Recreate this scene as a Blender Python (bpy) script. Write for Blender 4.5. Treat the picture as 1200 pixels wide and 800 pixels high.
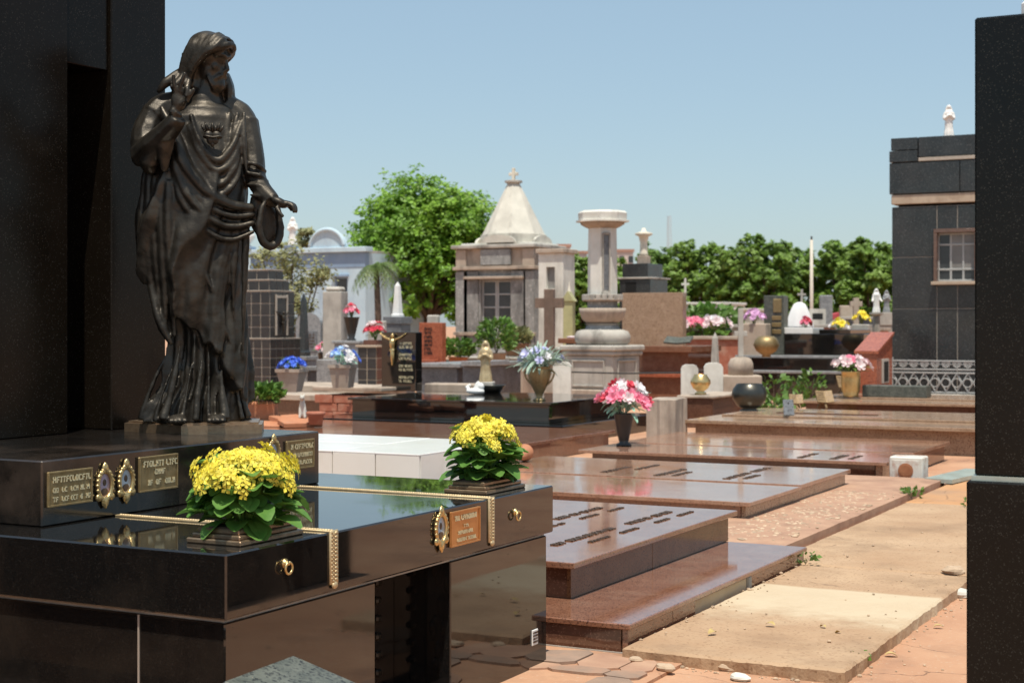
import bpy, math, random
from mathutils import Vector, Matrix, noise
random.seed(11)
R = math.radians
for o in list(bpy.data.objects): bpy.data.objects.remove(o)
scene = bpy.context.scene
C = scene.collection
# ------------------------------------------------------------------ camera, world, sun, exposure
EYE = 1.6; F = 1800.0; HZ = 380.0            # eye height (m), focal length and horizon in the 1200 px wide photo
A = math.atan2(940.0, F); CA, SA = math.cos(A), math.sin(A)
cam_d = bpy.data.cameras.new('camera'); cam = bpy.data.objects.new('camera', cam_d); C.objects.link(cam)
cam.location = (0, 0, EYE); cam.rotation_euler = (R(90), 0, A)
cam_d.sensor_width = 36; cam_d.lens = 36*F/1200; cam_d.shift_y = (HZ-400)/1200
cam_d.clip_start = 0.1; cam_d.clip_end = 3000
cam_d.dof.use_dof = True; cam_d.dof.focus_distance = 6.9; cam_d.dof.aperture_fstop = 5.2
scene.camera = cam
SUN = Vector((0.50, -0.866, 0)).normalized(); ELEV = R(72)
w = bpy.data.worlds.new('World'); scene.world = w; w.use_nodes = True
nt = w.node_tree; bg = nt.nodes['Background']
sky = nt.nodes.new('ShaderNodeTexSky'); sky.sky_type = 'NISHITA'; sky.sun_disc = False
sky.sun_elevation = ELEV; sky.sun_rotation = math.atan2(SUN.x, SUN.y)
sky.air_density = 1.1; sky.dust_density = 1.2; sky.ozone_density = 1.0; sky.altitude = 300
tint = nt.nodes.new('ShaderNodeMix'); tint.data_type = 'RGBA'; tint.blend_type = 'MIX'; tint.inputs[0].default_value = .55; tint.inputs[7].default_value = (2.28, 3.22, 3.80, 1)   # even pale haze over the whole sky
nt.links.new(sky.outputs[0], tint.inputs[6]); nt.links.new(tint.outputs[2], bg.inputs[0]); bg.inputs[1].default_value = 0.15
sun_d = bpy.data.lights.new('sun', 'SUN'); sun_d.energy = 5.0; sun_d.angle = R(0.53); sun_d.color = (1.0, 0.94, 0.82)
sun = bpy.data.objects.new('sun', sun_d); C.objects.link(sun)
sv = Vector((SUN.x*math.cos(ELEV), SUN.y*math.cos(ELEV), math.sin(ELEV)))
sun.rotation_euler = sv.to_track_quat('Z', 'Y').to_euler(); sun.location = sv*60
scene.view_settings.view_transform = 'Standard'; scene.view_settings.look = 'None'
scene.view_settings.exposure = 0.06; scene.view_settings.gamma = 1.0
scene.render.engine = 'CYCLES'
scene.cycles.max_bounces = 6; scene.cycles.glossy_bounces = 4; scene.cycles.transparent_max_bounces = 6
# ------------------------------------------------------------------ surveying helpers (photo pixel + known height or distance -> place)
def G(px, py, z=0.0):
    d = (EYE-z)*F/(py-HZ); return at(px, d)
def at(px, d):
    l = (px-600)/F*d; return (l*CA-d*SA, l*SA+d*CA)
def zat(py, d): return EYE+(HZ-py)*d/F
def YonX(px, X):
    t = (px-600)/F; return X*(CA+t*SA)/(t*CA-SA)
def XonY(px, Y):
    t = (px-600)/F; return Y*(t*CA-SA)/(CA+t*SA)
def dep(X, Y): return -X*SA+Y*CA
# ------------------------------------------------------------------ materials
def lin(c):
    return tuple(((v/255)/12.92 if v/255 <= .04045 else ((v/255+.055)/1.055)**2.4) for v in c)
MATS = {}
def mat(name, c1, c2=None, scale=6, rough=.5, metal=0, bump=0, bscale=None, speck=None, stain=None, spec=.5, trans=0, island=0, detail=6, rvar=0, coat=0, crack=None):
    """c1/c2 noise mix; speck=(colour, scale, amount); stain=(colour, scale, amount, zstretch)"""
    m = bpy.data.materials.new(name); m.use_nodes = True; t = m.node_tree; N = t.nodes; L = t.links
    b = N['Principled BSDF']; tc = N.new('ShaderNodeTexCoord'); oi = N.new('ShaderNodeObjectInfo')
    add = N.new('ShaderNodeVectorMath'); add.operation = 'ADD'
    mu = N.new('ShaderNodeMath'); mu.operation = 'MULTIPLY'; mu.inputs[1].default_value = 37.0
    L.new(oi.outputs['Random'], mu.inputs[0]); L.new(tc.outputs['Object'], add.inputs[0]); L.new(mu.outputs[0], add.inputs[1])
    P = add.outputs[0]
    def nz(s, d=detail, r=.6, src=P):
        n = N.new('ShaderNodeTexNoise'); n.inputs['Scale'].default_value = s; n.inputs['Detail'].default_value = d
        n.inputs['Roughness'].default_value = r; L.new(src, n.inputs['Vector']); return n.outputs['Fac']
    def ramp(src, a, b_):
        r = N.new('ShaderNodeMapRange'); r.inputs[1].default_value = a; r.inputs[2].default_value = b_
        L.new(src, r.inputs[0]); return r.outputs[0]
    def mix(f, a, b_):
        x = N.new('ShaderNodeMix'); x.data_type = 'RGBA'
        if hasattr(f, 'links') or not isinstance(f, float): L.new(f, x.inputs[0])
        else: x.inputs[0].default_value = f
        for i, v in ((6, a), (7, b_)):
            if isinstance(v, tuple): x.inputs[i].default_value = (*v[:3], 1)
            else: L.new(v, x.inputs[i])
        return x.outputs[2]
    col = tuple(c1)
    if c2: col = mix(ramp(nz(scale), .32, .68), tuple(c1), tuple(c2))
    if speck:
        v = N.new('ShaderNodeTexVoronoi'); v.inputs['Scale'].default_value = speck[1]; L.new(P, v.inputs['Vector'])
        sx = N.new('ShaderNodeSeparateColor'); L.new(v.outputs['Color'], sx.inputs[0])
        col = mix(ramp(sx.outputs[0], 1-speck[2], 1.0), col, tuple(speck[0]))
    if stain:
        mp = N.new('ShaderNodeMapping'); mp.inputs['Scale'].default_value = (1, 1, stain[3] if len(stain) > 3 else 1); L.new(P, mp.inputs[0])
        s = ramp(nz(stain[1], 8, .65, mp.outputs[0]), .5, .72)
        ml = N.new('ShaderNodeMath'); ml.operation = 'MULTIPLY'; ml.inputs[1].default_value = stain[2]; L.new(s, ml.inputs[0])
        col = mix(ml.outputs[0], col, tuple(stain[0]))
    if crack:                                                  # crack=(colour, scale, width): thin wandering crack lines
        n_ = N.new('ShaderNodeTexNoise'); n_.inputs['Scale'].default_value = crack[1]*2.2; n_.inputs['Detail'].default_value = 8; L.new(P, n_.inputs['Vector'])
        vm = N.new('ShaderNodeVectorMath'); vm.operation = 'MULTIPLY_ADD'; vm.inputs[1].default_value = (.55, .55, .55); L.new(n_.outputs['Color'], vm.inputs[0]); L.new(P, vm.inputs[2])
        v = N.new('ShaderNodeTexVoronoi'); v.feature = 'DISTANCE_TO_EDGE'; v.inputs['Scale'].default_value = crack[1]; L.new(vm.outputs[0], v.inputs['Vector'])
        rm = N.new('ShaderNodeMapRange'); rm.inputs[1].default_value = crack[2]; rm.inputs[2].default_value = 0; L.new(v.outputs['Distance'], rm.inputs[0])
        gate = ramp(nz(crack[1]*1.3, 3), .46, .60); ml = N.new('ShaderNodeMath'); ml.operation = 'MULTIPLY'; L.new(rm.outputs[0], ml.inputs[0]); L.new(gate, ml.inputs[1])
        col = mix(ml.outputs[0], col, tuple(crack[0]))
    if island:
        g = N.new('ShaderNodeNewGeometry'); hv = N.new('ShaderNodeHueSaturation')
        mr = N.new('ShaderNodeMapRange'); mr.inputs[3].default_value = 1-island; mr.inputs[4].default_value = 1+island
        L.new(g.outputs['Random Per Island'], mr.inputs[0]); L.new(mr.outputs[0], hv.inputs['Value'])
        if isinstance(col, tuple): hv.inputs['Color'].default_value = (*col[:3], 1)
        else: L.new(col, hv.inputs['Color'])
        col = hv.outputs[0]
    if isinstance(col, tuple): b.inputs['Base Color'].default_value = (*col[:3], 1)
    else: L.new(col, b.inputs['Base Color'])
    b.inputs['Roughness'].default_value = rough; b.inputs['Metallic'].default_value = metal
    b.inputs['Specular IOR Level'].default_value = spec
    if coat: b.inputs['Coat Weight'].default_value = coat; b.inputs['Coat Roughness'].default_value = .05
    if rvar:
        r = N.new('ShaderNodeMapRange'); r.inputs[1].default_value = .35; r.inputs[2].default_value = .7
        r.inputs[3].default_value = max(0, rough-rvar); r.inputs[4].default_value = rough+rvar
        L.new(nz(2.3, 8, .65), r.inputs[0]); L.new(r.outputs[0], b.inputs['Roughness'])
    if bump:
        bp = N.new('ShaderNodeBump'); bp.inputs['Strength'].default_value = 1.0; bp.inputs['Distance'].default_value = bump
        L.new(nz(bscale or scale*4, 8, .65), bp.inputs['Height']); L.new(bp.outputs[0], b.inputs['Normal'])
    if trans:
        tr = N.new('ShaderNodeBsdfTranslucent'); ms = N.new('ShaderNodeMixShader'); ms.inputs[0].default_value = trans
        if isinstance(col, tuple): tr.inputs[0].default_value = (*col[:3], 1)
        else: L.new(col, tr.inputs[0])
        L.new(b.outputs[0], ms.inputs[1]); L.new(tr.outputs[0], ms.inputs[2]); L.new(ms.outputs[0], N['Material Output'].inputs[0])
    MATS[name] = m
mat('granite_black', (.007,.007,.007), (.011,.009,.008), 3, .05, speck=((.028,.025,.022), 300, .10), rvar=.045, spec=.95, stain=((.034,.027,.021), 1.6, .7))
mat('granite_black_dull', (.0035,.004,.0035), (.006,.006,.0055), 4, .22, speck=((.035,.035,.03), 330, .09), rvar=.06, bump=.0003, bscale=150, spec=.22)
mat('granite_dusty', (.010,.009,.008), (.016,.013,.011), 3, .14, stain=((.10,.072,.055), 1.3, .8), spec=.6, rvar=.08)
mat('granite_stele', (.006,.0045,.003), (.011,.008,.0055), 1.4, .22, speck=((.035,.03,.025), 240, .07), rvar=.05, spec=.14)
mat('granite_charcoal', (.018,.020,.021), (.034,.036,.036), 2.2, .22, speck=((.10,.10,.10), 90, .12), rvar=.1)
mat('granite_brown', (.23,.098,.056), (.29,.14,.086), 7, .085, speck=((.05,.02,.015), 170, .35), rvar=.035, spec=1.0, stain=((.36,.26,.19), 2.5, .35))
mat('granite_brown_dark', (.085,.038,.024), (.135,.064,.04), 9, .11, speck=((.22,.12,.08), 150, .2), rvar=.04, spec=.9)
mat('granite_rose', (.30,.155,.095), (.37,.21,.14), 7, .09, speck=((.10,.045,.03), 170, .3), rvar=.04, spec=1.0, stain=((.46,.36,.28), 2.2, .35))
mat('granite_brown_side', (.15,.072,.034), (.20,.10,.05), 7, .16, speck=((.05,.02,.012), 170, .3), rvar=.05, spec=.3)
mat('granite_tan', (.33,.215,.135), (.42,.285,.19), 6, .16, speck=((.12,.05,.035), 120, .3), rvar=.06)
mat('granite_red', (.36,.10,.05), (.44,.14,.075), 9, .22, speck=((.10,.025,.02), 90, .3), rvar=.08)
mat('granite_grey', (.24,.245,.25), (.36,.36,.36), 9, .3, speck=((.07,.07,.075), 90, .3), stain=((.12,.11,.10), 2, .5))
mat('granite_bluegrey', (.12,.13,.14), (.21,.22,.235), 5, .3, speck=((.04,.04,.045), 80, .25), stain=((.10,.09,.075), 3, .4))
mat('granite_greygreen', (.07,.078,.065), (.14,.145,.12), 14, .4, speck=((.02,.02,.02), 110, .4), bump=.0006)
mat('marble_pale', (.42,.47,.42), (.30,.36,.33), 5, .3, stain=((.25,.2,.14), 4, .5))
mat('concrete_path', (.38,.235,.135), (.48,.325,.20), 1.6, .9, bump=.008, bscale=22, stain=((.25,.155,.09), 1.5, .75), speck=((.30,.18,.10), 90, .14), rvar=.08, crack=((.17,.105,.06), .7, .006))
mat('concrete_pale', (.50,.385,.245), (.57,.465,.32), 2.2, .9, bump=.005, bscale=25, stain=((.40,.28,.17), 2.1, .6))
mat('concrete_orange', (.46,.225,.095), (.52,.29,.14), 2.0, .9, bump=.004, bscale=25, stain=((.32,.2,.13), 1.4, .7), crack=((.12,.07,.04), .8, .010))
mat('earth', (.40,.20,.115), (.52,.30,.18), 1.1, .95, bump=.01, bscale=14, stain=((.25,.14,.09), 1.7, .75), speck=((.5,.33,.22), 90, .06), crack=((.14,.075,.045), 1.3, .012))
mat('curb', (.36,.20,.13), (.46,.28,.18), 5, .8, bump=.003, stain=((.2,.11,.07), 3, .6))
mat('pebble_pale', (.40,.285,.19), (.50,.375,.26), 20, .8, island=.3)
mat('brown_stone', (.16,.10,.072), (.24,.16,.12), 4, .85, bump=.004, stain=((.09,.065,.05), 2, .7, .4))
mat('paver', (.25,.17,.125), (.34,.225,.16), 8, .85, bump=.003, stain=((.38,.2,.12), 4, .8))
mat('cement', (.36,.33,.29), (.48,.45,.40), 3, .9, bump=.005, stain=((.10,.095,.085), 2.2, .85, .3))
mat('cement_dirty', (.22,.218,.21), (.34,.335,.32), 2.5, .9, bump=.006, stain=((.055,.053,.05), 1.6, .9, .3), speck=((.5,.49,.47), 30, .12))
mat('cement_pink', (.36,.285,.22), (.47,.385,.31), 3, .9, bump=.005, stain=((.12,.10,.085), 2.0, .85, .3))
mat('plaster_white', (.60,.58,.51), (.72,.70,.64), 3, .85, bump=.004, stain=((.20,.185,.16), 1.5, .75, .3))
mat('plaster_spire', (.50,.475,.41), (.64,.61,.53), 2.5, .9, bump=.006, stain=((.17,.16,.14), 1.5, .85, .25))
mat('plaster_cream', (.66,.60,.48), (.74,.69,.58), 3, .85, bump=.003, stain=((.33,.28,.2), 1.8, .55, .35))
mat('marble_white', (.74,.73,.70), (.84,.83,.80), 4, .45, stain=((.5,.47,.42), 4, .4))
mat('tile_white', (.82,.79,.72), (.86,.84,.78), 2, .18, stain=((.62,.55,.44), 3, .35))
mat('tile_top', (.78,.77,.74), (.83,.82,.80), 2, .18, stain=((.66,.6,.5), 3, .3))
mat('grout_tan', (.38,.29,.21), (.48,.38,.29), 20, .9)
mat('grout_pale', (.36,.31,.26), (.43,.38,.32), 20, .9)
mat('tile_dark', (.020,.020,.024), (.04,.037,.036), 3, .2, rvar=.1)
mat('tile_brown', (.10,.042,.03), (.15,.065,.045), 3, .25)
mat('blue_paint', (.42,.54,.62), (.50,.62,.69), 1.2, .8, stain=((.25,.31,.40), 1.2, .6, .3), bump=.003)
mat('blue_paint_dark', (.19,.28,.40), (.25,.34,.46), 1.2, .8, stain=((.12,.14,.2), 1.2, .6, .3))
mat('beige_band', (.40,.31,.225), (.48,.38,.285), 4, .7, stain=((.25,.15,.1), 5, .6))
mat('glass_pane', (.03,.033,.036), (.06,.065,.07), 1.5, .12)
mat('frosted_pane', (.17,.165,.155), (.26,.25,.235), 2.5, .3)
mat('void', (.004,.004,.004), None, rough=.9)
mat('iron_white', (.33,.34,.33), (.43,.43,.42), 9, .5)
mat('iron_dark', (.03,.03,.03), (.05,.045,.04), 9, .45)
mat('bronze', (.034,.029,.023), (.074,.063,.049), 5, .45, metal=.7, bump=.003, bscale=30, stain=((.014,.012,.010), 4, .8), rvar=.12)
mat('bronze_pot', (.07,.068,.06), (.10,.095,.08), 6, .36, metal=.85, bump=.0006, rvar=.08)
mat('brass_aged', (.17,.105,.045), (.27,.18,.085), 20, .6, metal=.25, bump=.001)
mat('bronze_brown', (.24,.16,.10), (.36,.26,.17), 30, .35, metal=.7, bump=.001)
mat('gold', (.62,.42,.17), (.74,.55,.27), 40, .3, metal=.9, bump=.0015, bscale=160)
mat('gold_dull', (.27,.19,.085), (.36,.27,.14), 30, .5, metal=.7, bump=.001)
mat('gold_pale', (.50,.37,.20), (.64,.50,.30), 60, .45, metal=.5, bump=.0012, bscale=150)
mat('copper_plate', (.50,.22,.07), (.58,.28,.10), 12, .35, metal=.6)
mat('letter_gold', (.70,.62,.40), None, rough=.4, metal=.3)
mat('letter_dark', (.09,.055,.035), (.16,.10,.06), 60, .4, metal=.3)
mat('letter_black', (.02,.012,.01), None, rough=.6)
mat('photo_grey', (.35,.36,.37), (.55,.56,.57), 22, .25, coat=.5)
mat('photo_pink', (.50,.27,.30), (.36,.30,.34), 22, .25, coat=.5)
mat('terracotta', (.42,.16,.075), (.50,.215,.11), 7, .8, bump=.001, stain=((.3,.2,.15), 6, .5))
mat('brick_red', (.33,.11,.065), (.42,.16,.10), 8, .85, bump=.002, stain=((.45,.33,.25), 4, .5))
mat('pot_cement', (.33,.27,.215), (.42,.35,.29), 5, .85, stain=((.25,.14,.1), 3, .6))
mat('soil', (.05,.03,.02), (.09,.055,.035), 30, .95)
mat('plastic_black', (.02,.018,.016), (.035,.03,.028), 5, .35)
mat('rust_white', (.58,.56,.50), (.68,.66,.60), 5, .6, stain=((.33,.12,.05), 7, .95))
mat('rust', (.26,.095,.04), (.36,.15,.07), 12, .8)
mat('leaf_kalanchoe', (.08,.20,.03), (.13,.26,.05), 25, .5, trans=.25, island=.35)
mat('leaf_tree', (.14,.29,.024), (.25,.42,.045), .55, .5, trans=.4, island=.4, detail=2)
mat('leaf_tree_dark', (.13,.235,.032), (.22,.335,.055), .5, .5, trans=.38, island=.4, detail=2)
mat('leaf_dry', (.20,.21,.08), (.29,.29,.13), .8, .6, trans=.3, island=.4, detail=2)
mat('leaf_palm', (.09,.15,.035), (.15,.22,.06), .8, .5, trans=.3, island=.3)
mat('leaf_plant', (.08,.17,.025), (.15,.27,.05), 6, .5, trans=.3, island=.35)
mat('leaf_silver', (.28,.40,.31), (.42,.52,.43), 9, .6, trans=.25, island=.3)
mat('leaf_mint', (.20,.46,.33), (.36,.58,.46), 9, .6, trans=.25, island=.3)
mat('bark', (.075,.05,.035), (.13,.09,.065), 6, .9, bump=.01)
mat('petal_yellow', (.78,.62,.03), (.86,.76,.12), 30, .6, trans=.25, island=.3)
mat('petal_pink', (.72,.16,.27), (.80,.32,.42), 20, .6, trans=.25, island=.25)
mat('petal_red', (.55,.03,.06), (.65,.08,.12), 20, .6, trans=.2, island=.25)
mat('petal_pale', (.72,.55,.56), (.78,.68,.68), 20, .6, trans=.25, island=.15)
mat('petal_white', (.74,.72,.72), (.8,.78,.8), 20, .6, trans=.25, island=.1)
mat('petal_blue', (.06,.12,.62), (.12,.25,.75), 20, .6, trans=.2, island=.25)
mat('petal_lightblue', (.25,.42,.72), (.45,.60,.80), 20, .6, trans=.2, island=.25)
mat('petal_lilac', (.52,.52,.78), (.66,.66,.84), 20, .6, trans=.25, island=.2)
mat('petal_orchid', (.66,.36,.62), (.74,.5,.70), 20, .6, trans=.25, island=.2)
mat('dry_leaf', (.40,.28,.10), (.5,.38,.16), 30, .8, island=.2)
mat('cloth_white', (.78,.77,.76), (.84,.83,.82), 6, .8)
mat('cloth_red', (.45,.05,.07), (.52,.09,.1), 6, .8)
mat('far_wall', (.50,.42,.38), (.56,.48,.44), .4, .9)
mat('far_roof', (.36,.20,.15), (.42,.25,.19), .4, .9)
mat('steel_far', (.42,.40,.40), None, rough=.6)
mat('pole_concrete', (.55,.50,.42), (.62,.58,.50), 2, .85)
mat('brown_wood', (.20,.10,.06), (.27,.15,.09), 6, .7)
mat('gable_olive', (.36,.35,.17), (.44,.42,.22), 4, .7, stain=((.2,.18,.1), 3, .5))
# ------------------------------------------------------------------ mesh collector
class MB:
    def __init__(s): s.v = []; s.f = []
    def add(s, vs, fs):
        b = len(s.v); s.v += [Vector(v) for v in vs]; s.f += [tuple(i+b for i in f) for f in fs]; return s
    def box(s, x0, x1, y0, y1, z0, z1, c=0.0, M=None):
        if x0 > x1: x0, x1 = x1, x0
        if y0 > y1: y0, y1 = y1, y0
        c = min(c, .45*min(x1-x0, y1-y0, z1-z0))
        lo = (x0, y0, z0); hi = (x1, y1, z1); vs = []; fs = []
        if c <= 0:
            vs = [(x, y, z) for x in (x0, x1) for y in (y0, y1) for z in (z0, z1)]
            fs = [(0,1,3,2), (4,6,7,5), (0,4,5,1), (2,3,7,6), (0,2,6,4), (1,5,7,3)]
        else:
            idx = {}
            for sx in (0,1):
                for sy in (0,1):
                    for sz in (0,1):
                        sgn = (sx, sy, sz)
                        for ax in range(3):
                            p = []
                            for k in range(3):
                                e = hi[k] if sgn[k] else lo[k]
                                p.append(e if k == ax else (e-c if sgn[k] else e+c))
                            idx[sgn, ax] = len(vs); vs.append(tuple(p))
            for ax in range(3):
                o1, o2 = [k for k in range(3) if k != ax]
                for sd in (0,1):
                    q = []
                    for a_, b_ in ((0,0), (1,0), (1,1), (0,1)):
                        g = [0,0,0]; g[ax] = sd; g[o1] = a_; g[o2] = b_; q.append(idx[tuple(g), ax])
                    fs.append(tuple(q))
                for a_ in (0,1):
                    for b_ in (0,1):
                        g0 = [0,0,0]; g0[o1] = a_; g0[o2] = b_; g1 = list(g0); g1[ax] = 1
                        fs.append((idx[tuple(g0), o1], idx[tuple(g1), o1], idx[tuple(g1), o2], idx[tuple(g0), o2]))
            for sx in (0,1):
                for sy in (0,1):
                    for sz in (0,1): fs.append(tuple(idx[(sx,sy,sz), k] for k in range(3)))
            cen = Vector(((x0+x1)/2, (y0+y1)/2, (z0+z1)/2)); out = []
            for f in fs:
                a_, b_, d_ = (Vector(vs[i]) for i in f[:3]); n = (b_-a_).cross(d_-a_)
                m = sum((Vector(vs[i]) for i in f), Vector())/len(f)-cen
                out.append(f if n.dot(m) > 0 else tuple(reversed(f)))
            fs = out
        if M: vs = [M @ Vector(v) for v in vs]
        return s.add(vs, fs)
    def lathe(s, prof, n=24, M=None, sq=None):
        """prof [(r,z)...] around z; closed at both ends when r is 0"""
        vs = []; fs = []
        for r, z in prof:
            for k in range(n):
                t = 2*math.pi*k/n+(math.pi/n if sq else 0); vs.append((r*math.cos(t), r*math.sin(t), z))
        m = len(prof)
        for i in range(m-1):
            for k in range(n):
                a, b = i*n+k, i*n+(k+1) % n; fs.append((a, b, b+n, a+n))
        fs.append(tuple(range(n-1, -1, -1))); fs.append(tuple((m-1)*n+k for k in range(n)))
        if M: vs = [M @ Vector(v) for v in vs]
        return s.add(vs, fs)
    def tube(s, pts, rad, n=8, flat=None):
        pts = [Vector(p) for p in pts]; k = len(pts)
        rads = rad if isinstance(rad, (list, tuple)) else [rad]*k
        vs = []; fs = []; prev = None
        for i, p in enumerate(pts):
            d = (pts[min(i+1, k-1)]-pts[max(i-1, 0)])
            d = d.normalized() if d.length > 1e-9 else Vector((0,0,1))
            u = prev if prev is not None else (Vector((0,0,1)) if abs(d.z) < .9 else Vector((1,0,0)))
            u = u-d*u.dot(d); u = u.normalized() if u.length > 1e-6 else d.orthogonal().normalized()
            prev = u; v_ = d.cross(u); f = flat or 1.0
            for j in range(n):
                t = 2*math.pi*j/n; vs.append(p+u*math.cos(t)*rads[i]+v_*math.sin(t)*rads[i]*f)
        for i in range(k-1):
            for j in range(n):
                a, b = i*n+j, i*n+(j+1) % n; fs.append((a, b, b+n, a+n))
        fs.append(tuple(range(n-1, -1, -1))); fs.append(tuple((k-1)*n+j for j in range(n)))
        return s.add(vs, fs)
    def ball(s, c, r, n=12, m=8, M=None):
        rx, ry, rz = r if isinstance(r, (tuple, list)) else (r, r, r)
        vs = []; fs = []
        for i in range(m+1):
            ph = math.pi*i/m
            for j in range(n):
                t = 2*math.pi*j/n; vs.append(Vector((rx*math.sin(ph)*math.cos(t), ry*math.sin(ph)*math.sin(t), -rz*math.cos(ph))))
        for i in range(m):
            for j in range(n):
                a, b = i*n+j, i*n+(j+1) % n; fs.append((a, b, b+n, a+n))
        if M: vs = [M @ v for v in vs]
        return s.add([v+Vector(c) for v in vs], fs)
    def prism(s, poly, z0, z1, M=None):
        n = len(poly); vs = [(x, y, z0) for x, y in poly]+[(x, y, z1) for x, y in poly]
        fs = [tuple(range(n-1, -1, -1)), tuple(range(n, 2*n))]+[(i, (i+1) % n, n+(i+1) % n, n+i) for i in range(n)]
        if M: vs = [M @ Vector(v) for v in vs]
        return s.add(vs, fs)
    def quad(s, a, b, c, d): return s.add([a, b, c, d], [(0,1,2,3)])
    def mesh(s, name, m, smooth=False):
        me = bpy.data.meshes.new(name); me.from_pydata([tuple(v) for v in s.v], [], s.f)
        me.materials.append(MATS[m]); me.update()
        if smooth: me.polygons.foreach_set('use_smooth', [True]*len(me.polygons))
        return me
    def build(s, name, m, parent=None, smooth=False, world=False):
        if world and parent is not None:
            top = parent
            while top.parent: top = top.parent
            inv = (Matrix.Translation(top.location) @ Matrix.Rotation(top.rotation_euler.z, 4, 'Z')).inverted()
            s.v = [inv @ v for v in s.v]
        o = bpy.data.objects.new(name, s.mesh(name, m, smooth)); C.objects.link(o); o.parent = parent
        return o
def piece(me, name, parent, M, matname=None):
    o = bpy.data.objects.new(name, me); C.objects.link(o); o.parent = parent; o.matrix_local = M; return o
def thing(name, label, cat, loc=(0,0,0), rz=0, group=None):
    o = bpy.data.objects.new(name, None); C.objects.link(o); o.empty_display_size = .1
    o.location = loc; o.rotation_euler = (0, 0, rz); o['label'] = label; o['category'] = cat
    if group: o['group'] = group
    return o
def tag(o, label, cat, group=None):
    o['label'] = label; o['category'] = cat
    if group: o['group'] = group
    return o
def struct(o): o['kind'] = 'structure'; return o
def wb(par, name, m, x0, x1, y0, y1, z0, z1, c=.006):      # one box part given in world coordinates
    return MB().box(x0, x1, y0, y1, z0, z1, c).build(name, m, par, world=True)
T = Matrix.Translation
def RZ(a): return Matrix.Rotation(a, 4, 'Z')
def RX(a): return Matrix.Rotation(a, 4, 'X')
def RY(a): return Matrix.Rotation(a, 4, 'Y')
def SC(x, y, z): return Matrix.Diagonal((x, y, z, 1))
def remesh(mb, voxel, m, name, parent=None, smooth=3, detail=None):
    """unite overlapping closed shells into one continuous skin"""
    o = mb.build(name+'_src', m); md = o.modifiers.new('r', 'REMESH'); md.mode = 'VOXEL'; md.voxel_size = voxel
    sm = o.modifiers.new('s', 'SMOOTH'); sm.iterations = smooth; sm.factor = .5
    dg = bpy.context.evaluated_depsgraph_get(); dg.update()
    me = bpy.data.meshes.new_from_object(o.evaluated_get(dg)); bpy.data.objects.remove(o)
    me.name = name
    me.polygons.foreach_set('use_smooth', [True]*len(me.polygons))
    if not me.materials: me.materials.append(MATS[m])
    if parent is None and name.startswith('_'): return me
    q = bpy.data.objects.new(name, me); C.objects.link(q); q.parent = parent; return q
def cr(pts, n=6):                                            # smooth curve through points
    P = [Vector(p) for p in pts]; P = [P[0]]+P+[P[-1]]; out = []
    for i in range(1, len(P)-2):
        for k in range(n):
            t = k/n; a, b, c, d = P[i-1:i+3]
            out.append(.5*((2*b)+(c-a)*t+(2*a-5*b+4*c-d)*t*t+(3*b-a-3*c+d)*t**3))
    out.append(P[-2]); return out
def lerp_tab(tab, z):
    if z <= tab[0][0]: return tab[0][1:]
    for a, b in zip(tab, tab[1:]):
        if z <= b[0]:
            t = (z-a[0])/(b[0]-a[0]); t = t*t*(3-2*t); return tuple(a[i]+(b[i]-a[i])*t for i in range(1, len(a)))
    return tab[-1][1:]
def glyph_row(mb, M, length, h, depth=.003, rnd=random, gap=.22, w=.62):
    """a row of worn raised characters along local x, height along local y, standing out along local z"""
    x = 0
    while x < length:
        gw = h*w*rnd.uniform(.75, 1.1)
        if rnd.random() < gap*.6: x += gw*.9; continue
        t = h*.17
        bars = rnd.choice([((0,t,0,h),(gw-t,gw,0,h),(0,gw,h/2-t/2,h/2+t/2)), ((0,t,0,h),(0,gw,h-t,h),(0,gw,0,t)), ((0,t,0,h),(0,gw,h-t,h),(0,gw*.8,h/2-t/2,h/2+t/2)),
                           ((gw/2-t/2,gw/2+t/2,0,h),(0,gw,h-t,h)), ((0,t,0,h),(gw-t,gw,0,h),(0,gw,0,t),(0,gw,h-t,h)), ((0,t,0,h),(0,gw,0,t))])
        for a, b, c, d in bars: mb.box(x+a, x+b, c, d, 0, depth*rnd.uniform(.8, 1.2), 0, M)
        x += gw+h*.16
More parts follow.
